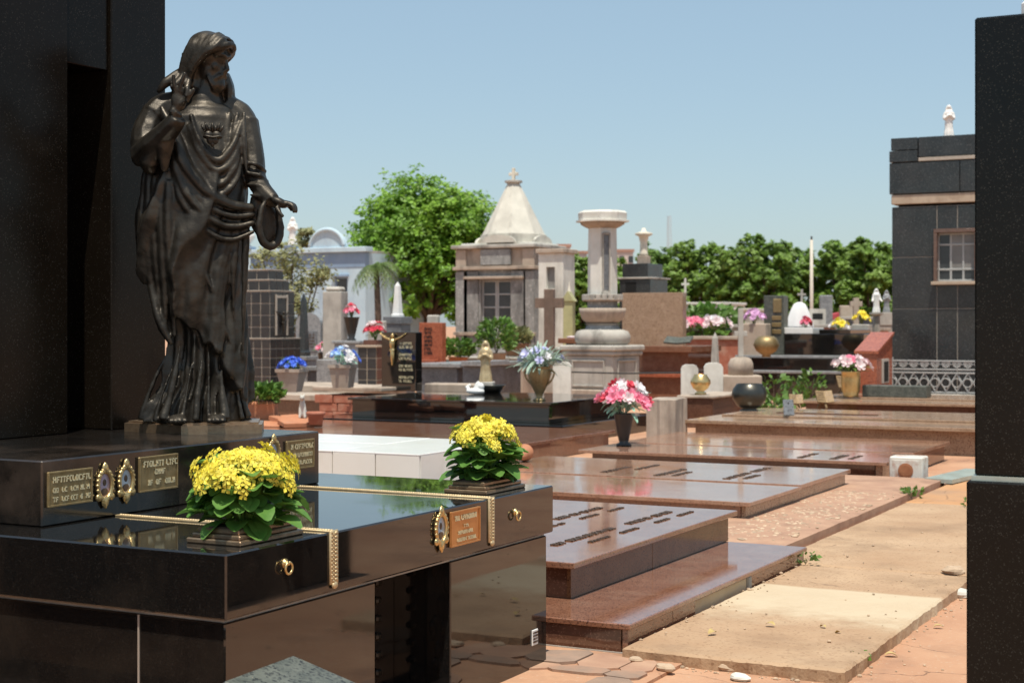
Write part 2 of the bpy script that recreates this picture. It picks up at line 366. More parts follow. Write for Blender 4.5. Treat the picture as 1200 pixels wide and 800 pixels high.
# ================================================================== the setting: ground, path, paving
def ground():
    mb = MB(); n = 40; S = [-900, -300, -120]+[-60+4*i for i in range(31)]+[120, 300, 900]
    for y in S:
        for x in S: mb.v.append(Vector((x, y+20, 0 if abs(x) > 60 else .006*noise.noise((x*.7, y*.7, 0)))))
    k = len(S)
    mb.f = [(j*k+i, j*k+i+1, (j+1)*k+i+1, (j+1)*k+i) for j in range(k-1) for i in range(k-1)]
    return struct(mb.build('ground', 'earth'))
ground()
def rough_slab(x0, x1, y0, y1, z0, z1, seed, nx=26, ny=30, amp=.006, edge=.012):
    mb = MB(); top = {}
    def nz(x, y, s): return noise.noise((x*s+seed*7.3, y*s, seed))
    for j in range(ny+1):
        for i in range(nx+1):
            x = x0+(x1-x0)*i/nx; y = y0+(y1-y0)*j/ny
            if i in (0, nx): x += edge*(.7*nz(0, y, 2.5)+.8*nz(3, y, 19)+.5*nz(1, y, 41))
            if j in (0, ny): y += edge*(.7*nz(x, 9, 2.5)+.8*nz(x, 5, 19)+.5*nz(x, 2, 41))
            z = z1+amp*(nz(x, y, 1.5)+.4*nz(x, y, 7))
            if i in (0, nx) or j in (0, ny): z -= .008+.006*abs(nz(x, y, 13))
            mb.v.append(Vector((x, y, z)))
    k = nx+1
    mb.f = [(j*k+i, j*k+i+1, (j+1)*k+i+1, (j+1)*k+i) for j in range(ny) for i in range(nx)]
    ring = [i for i in range(nx+1)]+[j*k+nx for j in range(1, ny+1)]+[ny*k+i for i in range(nx-1, -1, -1)]+[j*k for j in range(ny-1, 0, -1)]
    b = len(mb.v)
    for q in ring: v = mb.v[q]; mb.v.append(Vector((v.x+.01*noise.noise(v*9), v.y+.01*noise.noise(v*11), z0)))
    m = len(ring)
    mb.f += [(ring[(i+1) % m], ring[i], b+i, b+(i+1) % m) for i in range(m)]
    return mb
path = MB()
# low bedding of tamped earth under the path slabs
path.box(-3.2, -1.95, 6.9, 24, -.05, .018, 0)
path = struct(path.build('path', 'earth'))
def skim():                                                    # paler cement skim left over the middle of the first slab
    m = MATS['concrete_path'].copy(); m.name = 'concrete_first'; MATS['concrete_first'] = m; N = m.node_tree.nodes; L = m.node_tree.links
    b = N['Principled BSDF']; src = b.inputs['Base Color'].links[0].from_socket
    tc = N.new('ShaderNodeTexCoord'); sp = N.new('ShaderNodeSeparateXYZ'); L.new(tc.outputs['Object'], sp.inputs[0])
    nz = N.new('ShaderNodeTexNoise'); nz.inputs['Scale'].default_value = 2.6; nz.inputs['Detail'].default_value = 10; nz.inputs['Roughness'].default_value = .7; L.new(tc.outputs['Object'], nz.inputs['Vector'])
    def mth(op, x, y):
        n = N.new('ShaderNodeMath'); n.operation = op
        for i, v in enumerate((x, y)):
            if isinstance(v, (int, float)): n.inputs[i].default_value = v
            else: L.new(v, n.inputs[i])
        return n.outputs[0]
    def mr(v, a, b_):
        n = N.new('ShaderNodeMapRange'); n.interpolation_type = 'SMOOTHSTEP'; n.inputs[1].default_value = a; n.inputs[2].default_value = b_; L.new(v, n.inputs[0]); return n.outputs[0]
    y = mth('ADD', sp.outputs[1], mth('MULTIPLY', mth('SUBTRACT', nz.outputs[0], .5), 1.3)); y2 = mth('ADD', sp.outputs[1], mth('MULTIPLY', mth('SUBTRACT', nz.outputs[0], .5), .10))
    k = mth('MULTIPLY', mr(y, 7.55, 8.2), mth('SUBTRACT', 1.0, mr(y2, 8.76, 8.82)))
    k = mth('MULTIPLY', k, mth('ADD', .45, mth('MULTIPLY', nz.outputs[0], .9)))
    x = N.new('ShaderNodeMix'); x.data_type = 'RGBA'; L.new(k, x.inputs[0]); L.new(src, x.inputs[6]); x.inputs[7].default_value = (.55, .44, .30, 1); L.new(x.outputs[2], b.inputs['Base Color'])
skim()
for k, (x0, x1, y0, y1, m) in enumerate([(-2.925, -1.85, 6.74, 9.60, 'concrete_first'), (-3.14, -1.80, 9.635, 13.38, 'concrete_path'), (-3.15, -1.75, 13.42, 16.9, 'concrete_orange'), (-3.12, -1.75, 16.94, 23.0, 'concrete_orange')]):
    rough_slab(x0, x1, y0, y1, .0, .062, k+1, nx=70, ny=110, edge=.008).build('slab', m, path)
# crazy paving between the dark tomb and the first brown tomb
pav = MB(); pav.box(-4.2, -2.62, 2.5, 6.80, -.05, .016, 0); pav = struct(pav.build('pavement', 'earth'))
def crazy():
    rnd = random.Random(5); gx, gy = 7, 20; x0, y0, sx, sy = -4.1, 2.6, .205, .205
    P = {(i, j): (x0+sx*(i+rnd.uniform(-.42, .42)), y0+sy*(j+rnd.uniform(-.42, .42))) for i in range(gx+1) for j in range(gy+1)}
    for i in range(gx):
        for j in range(gy):
            q = [P[i, j], P[i+1, j], P[i+1, j+1], P[i, j+1]]
            if min(p[0] for p in q) < -3.14 and max(p[1] for p in q) < 6.4: continue
            cx = sum(p[0] for p in q)/4; cy = sum(p[1] for p in q)/4
            if cx > -2.72: continue
            q = [(cx+(x-cx)*.97, cy+(y-cy)*.97) for x, y in q]
            r = []
            for a in range(4):                                 # clip the corners so the stones are irregular
                x1, y1 = q[a]; x2, y2 = q[(a+1) % 4]; r += [(x1*.82+x2*.18, y1*.82+y2*.18), (x1*.2+x2*.8, y1*.2+y2*.8)]
            MB().prism(r, .0, .026+rnd.uniform(-.003, .006)).build('paving_stone', rnd.choice(['paver', 'paver', 'curb']), pav)
crazy()
# kerb with pale stones set in its top, along the second brown tomb
kerb = MB(); kx0, kx1, ky0, ky1 = -7.3, -3.19, 10.12, 15.2
kerb = rough_slab(kx0, kx1, ky0, ky1, 0, .105, 21, 30, 30, .003, .006); kerb = struct(kerb.build('kerb', 'curb'))
st = MB(); rnd = random.Random(8)
for i in range(520):
    x = rnd.uniform(-3.85, -3.24); y = rnd.uniform(10.2, 13.6); r = rnd.uniform(.010, .028)*(1 if rnd.random() < .6 else .6)
    if rnd.random() < .35 and abs(x+3.55) > .2: continue
    st.ball((x, y, .103), (r, r*rnd.uniform(.6, 1.1), .007), 7, 4, RZ(rnd.uniform(0, 3)))
st = st.build('set_stones', 'pebble_pale', kerb, smooth=True); st['kind'] = 'stuff'
# ================================================================== the dark tomb with the statue
TX = -3.17
tomb = thing('black_granite_tomb', 'large polished black granite tomb with gold trim, carrying the bronze statue', 'tomb', (-4.6, 5.2, 0))
wb(tomb, 'top_slab', 'granite_black', -6.4, TX, 4.04, 6.49, .626, .844, .006)
wb(tomb, 'pier', 'granite_black', -6.35, TX-.022, 4.062, 4.98, 0, .612, .005)
wb(tomb, 'pier', 'granite_black', -6.35, TX-.022, 5.56, 6.462, 0, .612, .005)
wb(tomb, 'recess_panel', 'granite_black', -6.3, TX-.30, 4.98, 5.56, 0, .6, .003)
j = MB().box(-6.34, TX-.03, 4.07, 6.45, .612, .626, 0); j.build('joint', 'cement', tomb, world=True)
wb(tomb, 'joint_strip', 'pot_cement', -3.562, -3.556, 4.058, 4.064, 0, .610, 0)
# carved bronze panel seen inside the recess
rp = MB(); rr = random.Random(3)
x = TX-.30
rp.box(x, x+.012, 5.02, 5.30, .02, .58, .004)
for i in range(26): rp.ball((x+.012, rr.uniform(5.05, 5.27), rr.uniform(.05, .55)), (.012, rr.uniform(.015, .04), rr.uniform(.02, .06)), 8, 6)
rp.build('relief_panel', 'bronze', tomb, world=True, smooth=True)
for k in range(7): wb(tomb, 'stud', 'bronze', x, x+.02, 5.40, 5.44, .06+k*.075, .09+k*.075, .008)
pl = wb(tomb, 'plinth', 'granite_dusty', -6.3, -4.20, 4.26, 6.06, .8445, 1.092, .006)
# pillars, lintel and recessed back of the stele
wb(tomb, 'stele_pillar', 'granite_stele', -5.75, -5.13, 4.93, 5.37, 1.092, 4.3, .006)
wb(tomb, 'stele_pillar', 'granite_stele', -5.75, -5.13, 5.66, 6.055, 1.092, 4.3, .006)
wb(tomb, 'stele_back', 'granite_black', -5.74, -5.42, 5.37, 5.66, 1.092, 4.3, .0)
wb(tomb, 'lintel', 'granite_stele', -5.70, -5.15, 5.372, 5.658, 2.82, 4.3, .004)
def trim(y):                                                   # rope-like gilt band over the top and down the side
    mb = MB(); z = .844
    mb.box(-4.195, TX+.006, y-.013, y+.013, z-.002, z+.006, .002); mb.box(TX-.002, TX+.008, y-.026, y+.026, .655, z+.008, .003)
    n = 84
    for k in range(n):
        xx = -4.18+(TX+4.18)*(k+.5)/n; mb.ball((xx, y, z+.006), (.009, .0075, .0045), 7, 4, RZ(.8))
    for k in range(26):
        zz = .664+.182*(k+.5)/26; s = 1 if k % 2 else -1
        mb.ball((TX+.008, y+s*.008, zz), (.005, .010, .005), 8, 5, RX(s*.6)); mb.ball((TX+.0075, y-s*.016, zz+.003), (.004, .006, .004), 7, 5)
    mb.ball((TX+.008, y, .652), (.008, .018, .014), 8, 6)
    return mb.build('gilt_band', 'gold_pale', tomb, world=True, smooth=True)
trim(4.66); trim(5.87)
def ring_handle(y, z):
    mb = MB(); M = T((TX, y, z)) @ RY(R(90)); mb.lathe([(0,0), (.017,0), (.017,.006), (.008,.012), (.006,.022), (0,.024)], 14, M)
    pts = [(TX+.02, y+.020*math.sin(t), z-.016+.020*math.cos(t)) for t in [2*math.pi*k/18 for k in range(19)]]
    mb.tube(pts, .0045, 6); return mb.build('ring_handle', 'gold', tomb, world=True, smooth=True)
ring_handle(YonX(333, TX), .772); ring_handle(YonX(603, TX), .762)
def oval_frame(X, y, z, h, wd, pm_):
    f = MB(); n = 20
    pts = [(X+.008, y+wd/2*math.sin(t), z+h/2*.72*math.cos(t)) for t in [2*math.pi*k/n for k in range(n+1)]]
    f.tube(pts, .0095, 7)
    for k in range(n): t = 2*math.pi*k/n; f.ball((X+.010, y+(wd/2+.004)*math.sin(t), z+(h/2*.72+.004)*math.cos(t)), .0085, 7, 5)
    f.ball((X+.010, y, z+h*.42), (.009, .018, .022), 8, 6); f.ball((X+.010, y, z+h*.49), (.008, .010, .014), 8, 6)
    f.ball((X+.010, y, z-h*.42), (.009, .022, .022), 8, 6); f.ball((X+.010, y, z-h*.50), (.008, .009, .016), 8, 6)
    for s in (-1, 1): f.ball((X+.010, y+s*wd*.45, z-h*.30), (.009, .018, .016), 8, 6)
    fr = f.build('oval_frame', 'gold', tomb, world=True, smooth=True)
    MB().lathe([(0,0), (1,0), (1,.4), (.8,1), (0,1.2)], 20, T((X+.001, y, z)) @ RY(R(90)) @ SC(h/2*.70, wd/2*.95, .005)).build('photograph', pm_, fr, world=True, smooth=True)
    MB().ball((X+.0058, y, z+h*.06), (.0022, wd*.15, h*.10), 10, 8).ball((X+.0052, y, z-h*.16), (.0022, wd*.30, h*.12), 10, 8).build('portrait', 'letter_dark', fr, world=True, smooth=True)
def plaque(X, y0, y1, z0, z1, m, lines, lm='letter_gold', par=None, seed=1, head=.16):
    rnd = random.Random(seed); p = MB(); t = .010
    p.box(X, X+t, y0, y1, z0, z1, .003)
    e = .008
    for a in ((y0, y1, z1-e, z1), (y0, y1, z0, z0+e), (y0, y0+e, z0+e, z1-e), (y1-e, y1, z0+e, z1-e)): p.box(X+t-.001, X+t+.004, *a, .0015)
    p = p.build('plaque', m, par or tomb, world=True)
    g = MB(); H = z1-z0; Wd = y1-y0
    for zf, hf, a, b in lines:
        h = H*hf; M = T((X+t, y0+Wd*a, z0+H*zf)) @ Matrix(((0,0,1,0), (1,0,0,0), (0,1,0,0), (0,0,0,1)))
        glyph_row(g, M, Wd*(b-a), h, .004, rnd)
    g.build('lettering', lm, p, world=True)['kind'] = 'stuff'
PXF = -4.20
def yz(px, py, X):
    Y = YonX(px, X); return Y, zat(py, dep(X, Y))
def plq(px0, px1, pyt, pyb, X, *a, **k):
    y0, y1 = YonX(px0, X), YonX(px1, X); d = (dep(X, y0)+dep(X, y1))/2
    plaque(X, y0, y1, zat(pyb, d), zat(pyt, d), *a, **k)
plq(54, 106, 550, 591, PXF, 'gold_dull', [(.68,.17,.10,.93), (.40,.14,.10,.20), (.40,.14,.30,.42), (.40,.14,.50,.62), (.40,.14,.72,.92), (.14,.14,.10,.20), (.14,.14,.30,.42), (.14,.14,.50,.62), (.14,.14,.72,.92)], seed=2)
plq(161, 206, 533, 574, PXF, 'gold_dull', [(.70,.17,.10,.93), (.47,.15,.34,.62), (.18,.15,.22,.34), (.18,.15,.42,.56), (.18,.15,.66,.9)], seed=3)
plq(334, 366, 515, 549, PXF, 'gold_dull', [(.70,.17,.10,.93), (.42,.14,.12,.9), (.16,.14,.12,.9)], seed=4)
for px, py, h_, pm_ in ((121, 568, .155, 'photo_pink'), (146, 563, .155, 'photo_grey'), (319, 531, .155, 'photo_grey')):
    y, z = yz(px, py, PXF); oval_frame(PXF, y, z, h_, .078, pm_)
y, z = yz(515, 619, TX); oval_frame(TX, y, z, .165, .085, 'photo_grey')
plq(526, 560, 596, 637, TX, 'copper_plate', [(.72,.14,.12,.9), (.50,.08,.40,.60), (.32,.10,.24,.78), (.12,.10,.20,.84)], seed=6)
y, z = yz(626, 746, TX-.022); wb(tomb, 'white_tag', 'marble_white', TX-.022, TX-.016, y-.03, y+.03, z-.036, z+.036, .003)
g = MB(); rr = random.Random(2)
for k in range(4): glyph_row(g, T((TX-.016, y-.022, z+.018-k*.014)) @ Matrix(((0,0,1,0), (1,0,0,0), (0,1,0,0), (0,0,0,1))), .044, .008, .002, rr)
g.build('tag_lettering', 'letter_dark', tomb.children[-1], world=True)['kind'] = 'stuff'
# small tilted grey granite stone in front of the tomb's side
wx, wy = at(345, 4.75)
tl = thing('tilted_stone', 'grey speckled granite stone leaning in front of the black tomb', 'stone', (wx, wy, 0), R(4))
MB().box(-.10, .08, -.16, .16, 0, .43, .006).build('stand', 'granite_black', tl)
MB().box(-.13, .13, -.20, .20, -.02, .02, .008, T((-.01, 0, .475)) @ RY(R(16))).build('slab', 'granite_greygreen', tl)
# unseen tomb added off to the left, so the polished front mirrors something dark
added_tomb = thing('black_granite_tomb', 'unseen dark granite tomb added to darken the reflection in the front of the black tomb', 'tomb', (-6.5, 1.8, 0))
wb(added_tomb, 'body', 'granite_black', -9.5, -3.6, .6, 3.0, 0, .86, .006); wb(added_tomb, 'top', 'granite_black', -9.55, -3.55, .55, 3.05, .8605, .95, .006)
wb(added_tomb, 'headwall', 'granite_stele', -9.4, -5.6, 1.0, 2.4, .951, 2.6, .006)
# ================================================================== the bronze statue (robed, bearded figure, right hand raised)
def statue():
    sx, sy = at(229, 7.33); z0 = 1.092
    root = thing('bronze_statue', 'life-size dark bronze statue of a robed bearded figure with raised hand', 'statue', (sx, sy, z0), A+R(13))
    # bronze base plate
    b = MB(); b.prism([(-.33,.06), (-.07,-.23), (.30,-.21), (.33,.10), (.10,.27), (-.22,.25)], 0, .04); b.prism([(-.31,.06), (-.065,-.21), (.285,-.19), (.31,.09), (.09,.25), (-.2,.23)], .04, .05)
    b.build('base', 'bronze_brown', root)
    B = .048                                                  # feet level above plinth
    H0 = .0
    def P(px, py, y): return Vector(((px-229)/245.0, y, (497-py)/245.0+B))
    mb = MB()
    # ---- robe: angular loft, tunic below, mantle with a slanting hem above
    tab = [(0.0, -.005, .0, .250, .200), (.05, .0, .0, .236, .190), (.20, .035, .0, .196, .165), (.40, .040, .0, .178, .155), (.60, .005, .0, .192, .165),
           (.72, -.020, .0, .220, .172), (.95, -.015, .0, .232, .180), (1.10, -.0, .0, .220, .170), (1.24, .010, .0, .202, .158), (1.36, .020, .0, .195, .145),
           (1.43, .025, .0, .178, .130), (1.48, .038, .0, .138, .110), (1.52, .045, .0, .085, .085), (1.58, .05, -.01, .058, .062)]
    NT, NZ = 260, 240; top = 1.58; vs = []; fs = []
    hem_t = [(-1.0, .66), (-.72, .60), (-.45, .43), (-.15, .40), (.1, .36), (.4, .27), (.7, .17), (1.0, .06)]
    def hem(x):
        for (a, za), (c, zc) in zip(hem_t, hem_t[1:]):
            if x <= c: t = (x-a)/(c-a); return za+(zc-za)*t
        return hem_t[-1][1]
    def sharp(v): return 1-2*abs(((v/(2*math.pi)) % 1)-.5)*1.0 if False else (math.sin(v)+.35*math.sin(2*v+.6))
    for i in range(NZ+1):
        z = top*i/NZ; cx, cy, rx, ry = lerp_tab(tab, z)
        for k in range(NT):
            t = 2*math.pi*k/NT; c, s = math.cos(t), math.sin(t)
            hz = hem(c)+.02*math.sin(9*t)+.012*math.sin(21*t+1)
            m = min(1, max(0, (z-hz)/.02)); m = m*m*(3-2*m)
            # tunic folds: vertical, flaring out to the hem
            wob = .5*noise.noise((t*1.3, z*1.2, 3))
            fa = 11*t+3.2*wob+1.2*math.sin(z*3); tun = (.012+.026*max(0, 1-z/.45))*((1-2.4*abs(math.sin(fa/2))**.7)*.9+.35*math.sin(23*t+z*2+3*wob))+.012*max(0, 1-z/.1)
            # mantle folds: swing from the left hip of the picture down to the right
            ph = 7.0*t-8.5*z+2.6*wob
            body = min(1, max(0, (1.30-z)/.25))
            man = (.017*(1-2*abs(math.sin(ph/2+wob))**.8)+.008*math.sin(2.3*ph+1.5+4*wob))*body
            deep = -.05*math.exp(-((t-math.radians(222))/.16)**2)*min(1, max(0, (.95-z)/.2))*(1 if z > .3 else z/.3)
            d = (tun-.018)*(1-m)+(man+.030*min(1, body+.3))*m+deep+.004*noise.noise((c*6, s*6, z*7))
            if z > 1.3: d *= max(0, (1.50-z)/.2)
            vs.append((cx+(rx+d)*c, cy+(ry+d)*s, z+B))
    for i in range(NZ):
        for k in range(NT):
            a, b_ = i*NT+k, i*NT+(k+1) % NT; fs.append((a, b_, b_+NT, a+NT))
    fs.append(tuple(range(NT-1, -1, -1))); fs.append(tuple(NZ*NT+k for k in range(NT)))
    mb.add(vs, fs)
    def tb(pts, rad, n=10, flat=None, sm=6):
        c = cr(pts, sm); k = len(rad); rr = []
        for i in range(len(c)):
            u = i/(len(c)-1)*(k-1); j = min(int(u), k-2); rr.append(rad[j]+(rad[j+1]-rad[j])*(u-j))
        mb.tube(c, rr, n, flat)
    # ---- shoulders and arms with wide sleeves
    tb([P(226,126,.02), P(196,132,.01), P(182,145,-.01)], [.06, .072, .074])
    tb([P(262,126,.02), P(279,137,.02), P(286,150,.01)], [.055, .066, .066])
    tb([P(184,140,0), P(174,165,-.03), P(173,192,-.09)], [.070, .074, .072])               # right upper arm
    tb([P(170,190,-.08), P(182,180,-.17), P(203,160,-.26), P(207,152,-.28)], [.072, .062, .048, .042])   # right forearm
    tb([P(203,150,-.28), P(207,145,-.285)], [.034, .034])
    # hanging mouth of the right sleeve
    tb([P(199,160,-.25), P(194,185,-.23), P(193,212,-.20)], [.042, .040, .012], 10, .55)
    tb([P(186,178,-.2), P(176,200,-.15), P(180,212,-.14)], [.05, .055, .02], 10, .7)
    for dy, r_ in ((0, .015), (11, .009), (25, .014)):
        tb([P(158,168+dy,-.02), P(166,176+dy,-.12), P(186,172+dy*.7,-.21)], [.01, r_, .01], 8)
    tb([P(286,146,.01), P(293,180,-.02), P(295,212,-.06)], [.066, .060, .056])                  # left upper arm
    tb([P(295,208,-.05), P(304,228,-.13), P(315,243,-.20)], [.056, .048, .038])               # left forearm
    for q in range(4):
        tb([P(281+q*3,196+q*13,-.10-q*.015), P(297+q*3,199+q*13,-.13-q*.02), P(309+q*3,206+q*12,-.07-q*.03)], [.008, .012, .008], 8)
    # drooping loop of the left sleeve
    ring = [P(312+13.5*math.sin(t)*(1 if math.cos(t) < 0 else .9), 268-27*math.cos(t), -.19+.03*math.sin(t)) for t in [2*math.pi*k/22 for k in range(23)]]
    mb.tube(ring, [.013+.006*abs(math.sin(math.pi*k/22)) for k in range(23)], 9)
    tb([P(303,236,-.10), P(302,262,-.10), P(308,288,-.13)], [.05, .055, .02], 12, .5)
    mb.ball(P(310,268,-.135), (.050, .020, .105), 16, 12)
    # ---- right hand raised in blessing
    mb.ball(P(209,134,-.295), (.036, .022, .048), 14, 10)
    tb([P(206,126,-.30), P(204,116,-.31), P(203,106,-.315)], [.0115, .010, .008])
    tb([P(210,125,-.305), P(212,114,-.32), P(216,103,-.325)], [.0115, .0105, .008])
    tb([P(214,126,-.31), P(218,121,-.335), P(217,131,-.345)], [.011, .0105, .009])
    tb([P(216,130,-.31), P(220,127,-.33), P(218,137,-.335)], [.0105, .010, .008])
    tb([P(212,138,-.31), P(220,131,-.335), P(226,121,-.345)], [.012, .011, .009])
    # ---- left hand, palm down and out to the right of the picture
    mb.ball(P(322,245,-.235), (.042, .034, .020), 14, 10, RY(R(28)))
    tb([P(328,246,-.25), P(336,249,-.27), P(338,257,-.275)], [.0115, .010, .008])
    tb([P(328,245,-.235), P(338,248,-.25), P(341,257,-.255)], [.0115, .0105, .008])
    tb([P(327,245,-.22), P(336,247,-.225), P(340,255,-.23)], [.011, .010, .008])
    tb([P(325,246,-.205), P(333,248,-.205), P(337,254,-.21)], [.010, .009, .007])
    tb([P(318,250,-.255), P(322,258,-.275), P(326,262,-.28)], [.012, .010, .008])
    # ---- mantle: gathered from the right shoulder across to the left wrist, one strong roll and softer folds under it
    rs_ = random.Random(19)
    def jit(pts, s): return [p+Vector((rs_.uniform(-s, s), rs_.uniform(-s, s)*.5, rs_.uniform(-s, s))) for p in pts]
    for q, (o, r_) in enumerate(((-4, .024), (12, .017), (27, .021), (43, .015))):
        tb(jit([P(190+q*1.5,136+o*.4,-.095-.004*q), P(206-q*1.2,172+o*.7,-.158), P(217-q*1.2,204+o*.95,-.180), P(240,234+o*1.0,-.187), P(267,249+o*.9,-.168), P(294,250+o*.6,-.138)], .005),
           [.010, r_*.8, r_*1.1, r_, r_*.8, r_*.6], 10, 1.35)
    for pts, r_ in (([P(198,240,-.145), P(222,310,-.162), P(262,420,-.138)], .012), ([P(210,262,-.165), P(240,330,-.168), P(280,440,-.11)], .010), ([P(190,250,-.13), P(206,320,-.148), P(226,392,-.138)], .012)):
        tb(jit(pts, .005), [.004, r_, .005], 9, 1.6)           # long slanting folds of the skirt
    # tunic across the chest, hanging in soft U folds
    for q in range(4):
        tb(jit([P(222-q,142+q*13,-.140), P(233-q,174+q*13,-.160), P(253,197+q*13,-.168), P(270+q,180+q*12,-.150), P(280,148+q*11,-.10)], .006), [.008, .015, .022-.003*(q % 2), .016, .008], 8)
    for q, (xa, xb, xc) in enumerate(((276, 272, 279), (267, 263, 268), (284, 283, 287))):
        tb(jit([P(xa,138,-.085), P(xb,172,-.12), P(xc,208,-.13)], .004), [.010, .014, .006], 8)
    # cloth falling below the left arm, dying away in the skirt
    for q, (xa, xb, xc, ye) in enumerate(((290, 288, 284, 430), (281, 276, 275, 380), (268, 262, 263, 415), (252, 244, 240, 350), (238, 228, 222, 392))):
        tb(jit([P(xa-4,262+3*q,-.125-.009*q), P(xb-4,325,-.132-.008*q), P(xc-2,ye,-.120-.005*q)], .006), [.020, .016, .004], 9)
    # left edge of the mantle: hanging pleats with a stepped hem
    for q in range(5):
        tb(jit([P(172+q*6.5,206+q*4,-.05-.028*q), P(169+q*7.5,280,-.06-.026*q), P(172+q*8,338+q*15,-.05-.022*q)], .005), [.018, .024+.006*(q % 2), .012], 9)
    tb([P(174,320,-.04), P(181,342,-.07), P(184,365,-.10), P(192,388,-.12), P(202,408,-.13)], [.018, .030, .020, .028, .008], 8)
    # hem folds spreading over the base, and the toes
    for q, (xh, r_) in enumerate(((166, .020), (181, .012), (193, .026), (214, .012), (229, .020), (243, .011), (262, .024), (281, .014), (289, .020))):
        u = (xh-228)/63.0; yy = -.205*math.sqrt(max(0, 1-u*u))
        tb(jit([P(228+(xh-228)*.66+6,420+14*math.sin(q*2.3),yy*.76-.01), P(228+(xh-228)*.84+2,462,yy*.86-.012), P(xh,493,yy-.008)], .006), [.002, r_*.7, r_], 9)
    for xq in (208, 250):
        mb.ball(P(xq,492,-.215), (.042, .055, .024), 14, 8)
        for k in range(4): mb.ball(P(xq-8+k*5.5,493,-.262+.006*abs(k-1)), (.012, .020, .013), 8, 6)
    # ---- neck and head, bowed and turned to the picture's right
    hd = P(244,77,-.03); a = R(56); hs = .96
    fd = Vector((math.sin(a), -math.cos(a), -.22)).normalized(); rt = Vector((math.cos(a), math.sin(a), 0)).normalized(); up = rt.cross(fd); up = -up if up.z < 0 else up
    def Hd(r, f, u): return hd+(rt*r+fd*f+up*u)*hs
    def sz(*q): return tuple(v*hs for v in q)
    RH = Matrix((tuple(rt), tuple(-fd), tuple(up))).transposed().to_4x4()
    tb([P(243,132,.0), P(243,100,-.015)], [.070, .058])
    tb([Hd(0,-.06,.03), P(234,96,.03), P(230,112,.03), P(226,124,.02)], [.085, .085, .085, .05], 12)     # mass of hair on the nape
    tb([P(222,92,-.01), P(214,104,-.02), P(205,114,-.03)], [.05, .045, .03], 10)
    tb([P(258,92,.03), P(264,106,.03), P(268,120,.02)], [.045, .045, .03], 10)
    mb.ball(hd+up*.03*hs, sz(.078, .098, .104), 20, 14, RH)
    mb.ball(Hd(0,.026,-.040), sz(.060, .070, .090), 18, 12, RH)
    def ft(pts, rad, n=8): tb([Hd(*p) for p in pts], [v*hs for v in rad], n)
    ft([(0,.094,.022), (0,.110,-.010), (0,.120,-.034)], [.009, .011, .014])                          # nose
    for s in (-1, 1): mb.ball(Hd(s*.011,.106,-.038), sz(.009, .010, .008), 8, 6, RH)
    ft([(-.058,.064,.030), (-.030,.092,.040), (0,.098,.032), (.030,.092,.040), (.058,.064,.030)], [.009, .012, .009, .012, .009])   # brow
    for s in (-1, 1):
        mb.ball(Hd(s*.030,.074,.010), sz(.013, .010, .008), 8, 6, RH); mb.ball(Hd(s*.041,.068,-.024), sz(.018, .016, .022), 8, 6, RH)
        ft([(s*.003,.104,-.056), (s*.024,.098,-.062), (s*.042,.076,-.086)], [.006, .011, .008])            # moustache
    ft([(-.018,.094,-.075), (0,.100,-.076), (.018,.094,-.075)], [.005, .007, .005])
    ft([(0,.056,-.080), (0,.074,-.118), (0,.070,-.166)], [.046, .042, .010], 12)
    for k in range(9):
        r_ = -.050+.0125*k; ft([(r_*1.15,.062-.3*abs(r_),-.074), (r_*.9,.092-.35*abs(r_),-.118), (r_*.3+.006*(k % 2),.080,-.184+.6*abs(r_))], [.009, .012, .004], 7)
    # hair: centre parting, a full wave standing over brow and temples, long locks behind the ears
    mb.ball(Hd(0,-.018,.052), sz(.092, .108, .092), 20, 14, RH)
    ft([(-.092,-.01,.010), (-.082,.050,.048), (-.040,.098,.082), (0,.108,.096), (.040,.098,.082), (.082,.050,.048), (.092,-.01,.010)], [.018, .022, .021, .016, .021, .022, .018], 10)
    for s in (-1, 1):
        for k in range(8):
            f0 = .088-.024*k
            tb(jit([Hd(s*.004,f0*.9,.142-.010*abs(k-2)), Hd(s*.050,f0*.92,.122-.008*abs(k-2)), Hd(s*.090,f0*.8,.060), Hd(s*.094,f0*.55-.03,.0), Hd(s*.086,f0*.35-.055,-.07), Hd(s*.080,f0*.25-.060,-.14-.006*(k % 3))], .003),
               [v*hs for v in (.007, .014, .016, .017, .018, .008)], 8)
    tb([P(216,88,-.01), P(205,98,-.04), P(195,106,-.06), P(186,117,-.05)], [.020, .026, .022, .008], 9)       # locks on the shoulders
    tb([P(218,92,-.04), P(211,104,-.07), P(200,112,-.09)], [.018, .021, .008], 9)
    tb([P(222,98,-.05), P(219,112,-.09), P(213,121,-.11)], [.016, .018, .008], 9)
    tb([P(264,94,-.0), P(268,108,-.01), P(267,124,-.02)], [.018, .020, .008], 9)
    fig = remesh(mb, .0062, 'bronze', 'figure', root, smooth=3)
    nrm = [v.normal.copy() for v in fig.data.vertices]
    for v, vn in zip(fig.data.vertices, nrm):                  # casting irregularities
        c = v.co; d = .0045*noise.noise(c*9)+.0028*noise.noise(c*23+Vector((5, 0, 0)))
        v.co = c+vn*d*(1 if c.z < 1.5 else .4)
    # raised emblem on the breast: heart with a crown of thorns and small flames
    e = MB(); c = P(247,171,-.192); fr = Vector((.25, -1, 0)).normalized()
    for s in (-1, 1): e.ball(c+Vector((s*.018, 0, .010)), (.024, .016, .022), 12, 8); e.ball(c+Vector((s*.009, 0, -.012)), (.019, .014, .022), 12, 8)
    e.ball(c+Vector((0, 0, -.030)), (.010, .011, .016), 10, 8)
    ringp = [c+Vector((.040*math.cos(t), -.004-.012*math.sin(t), .003*math.sin(3*t)+.002)) for t in [2*math.pi*k/20 for k in range(21)]]
    e.tube(ringp, .0055, 6)
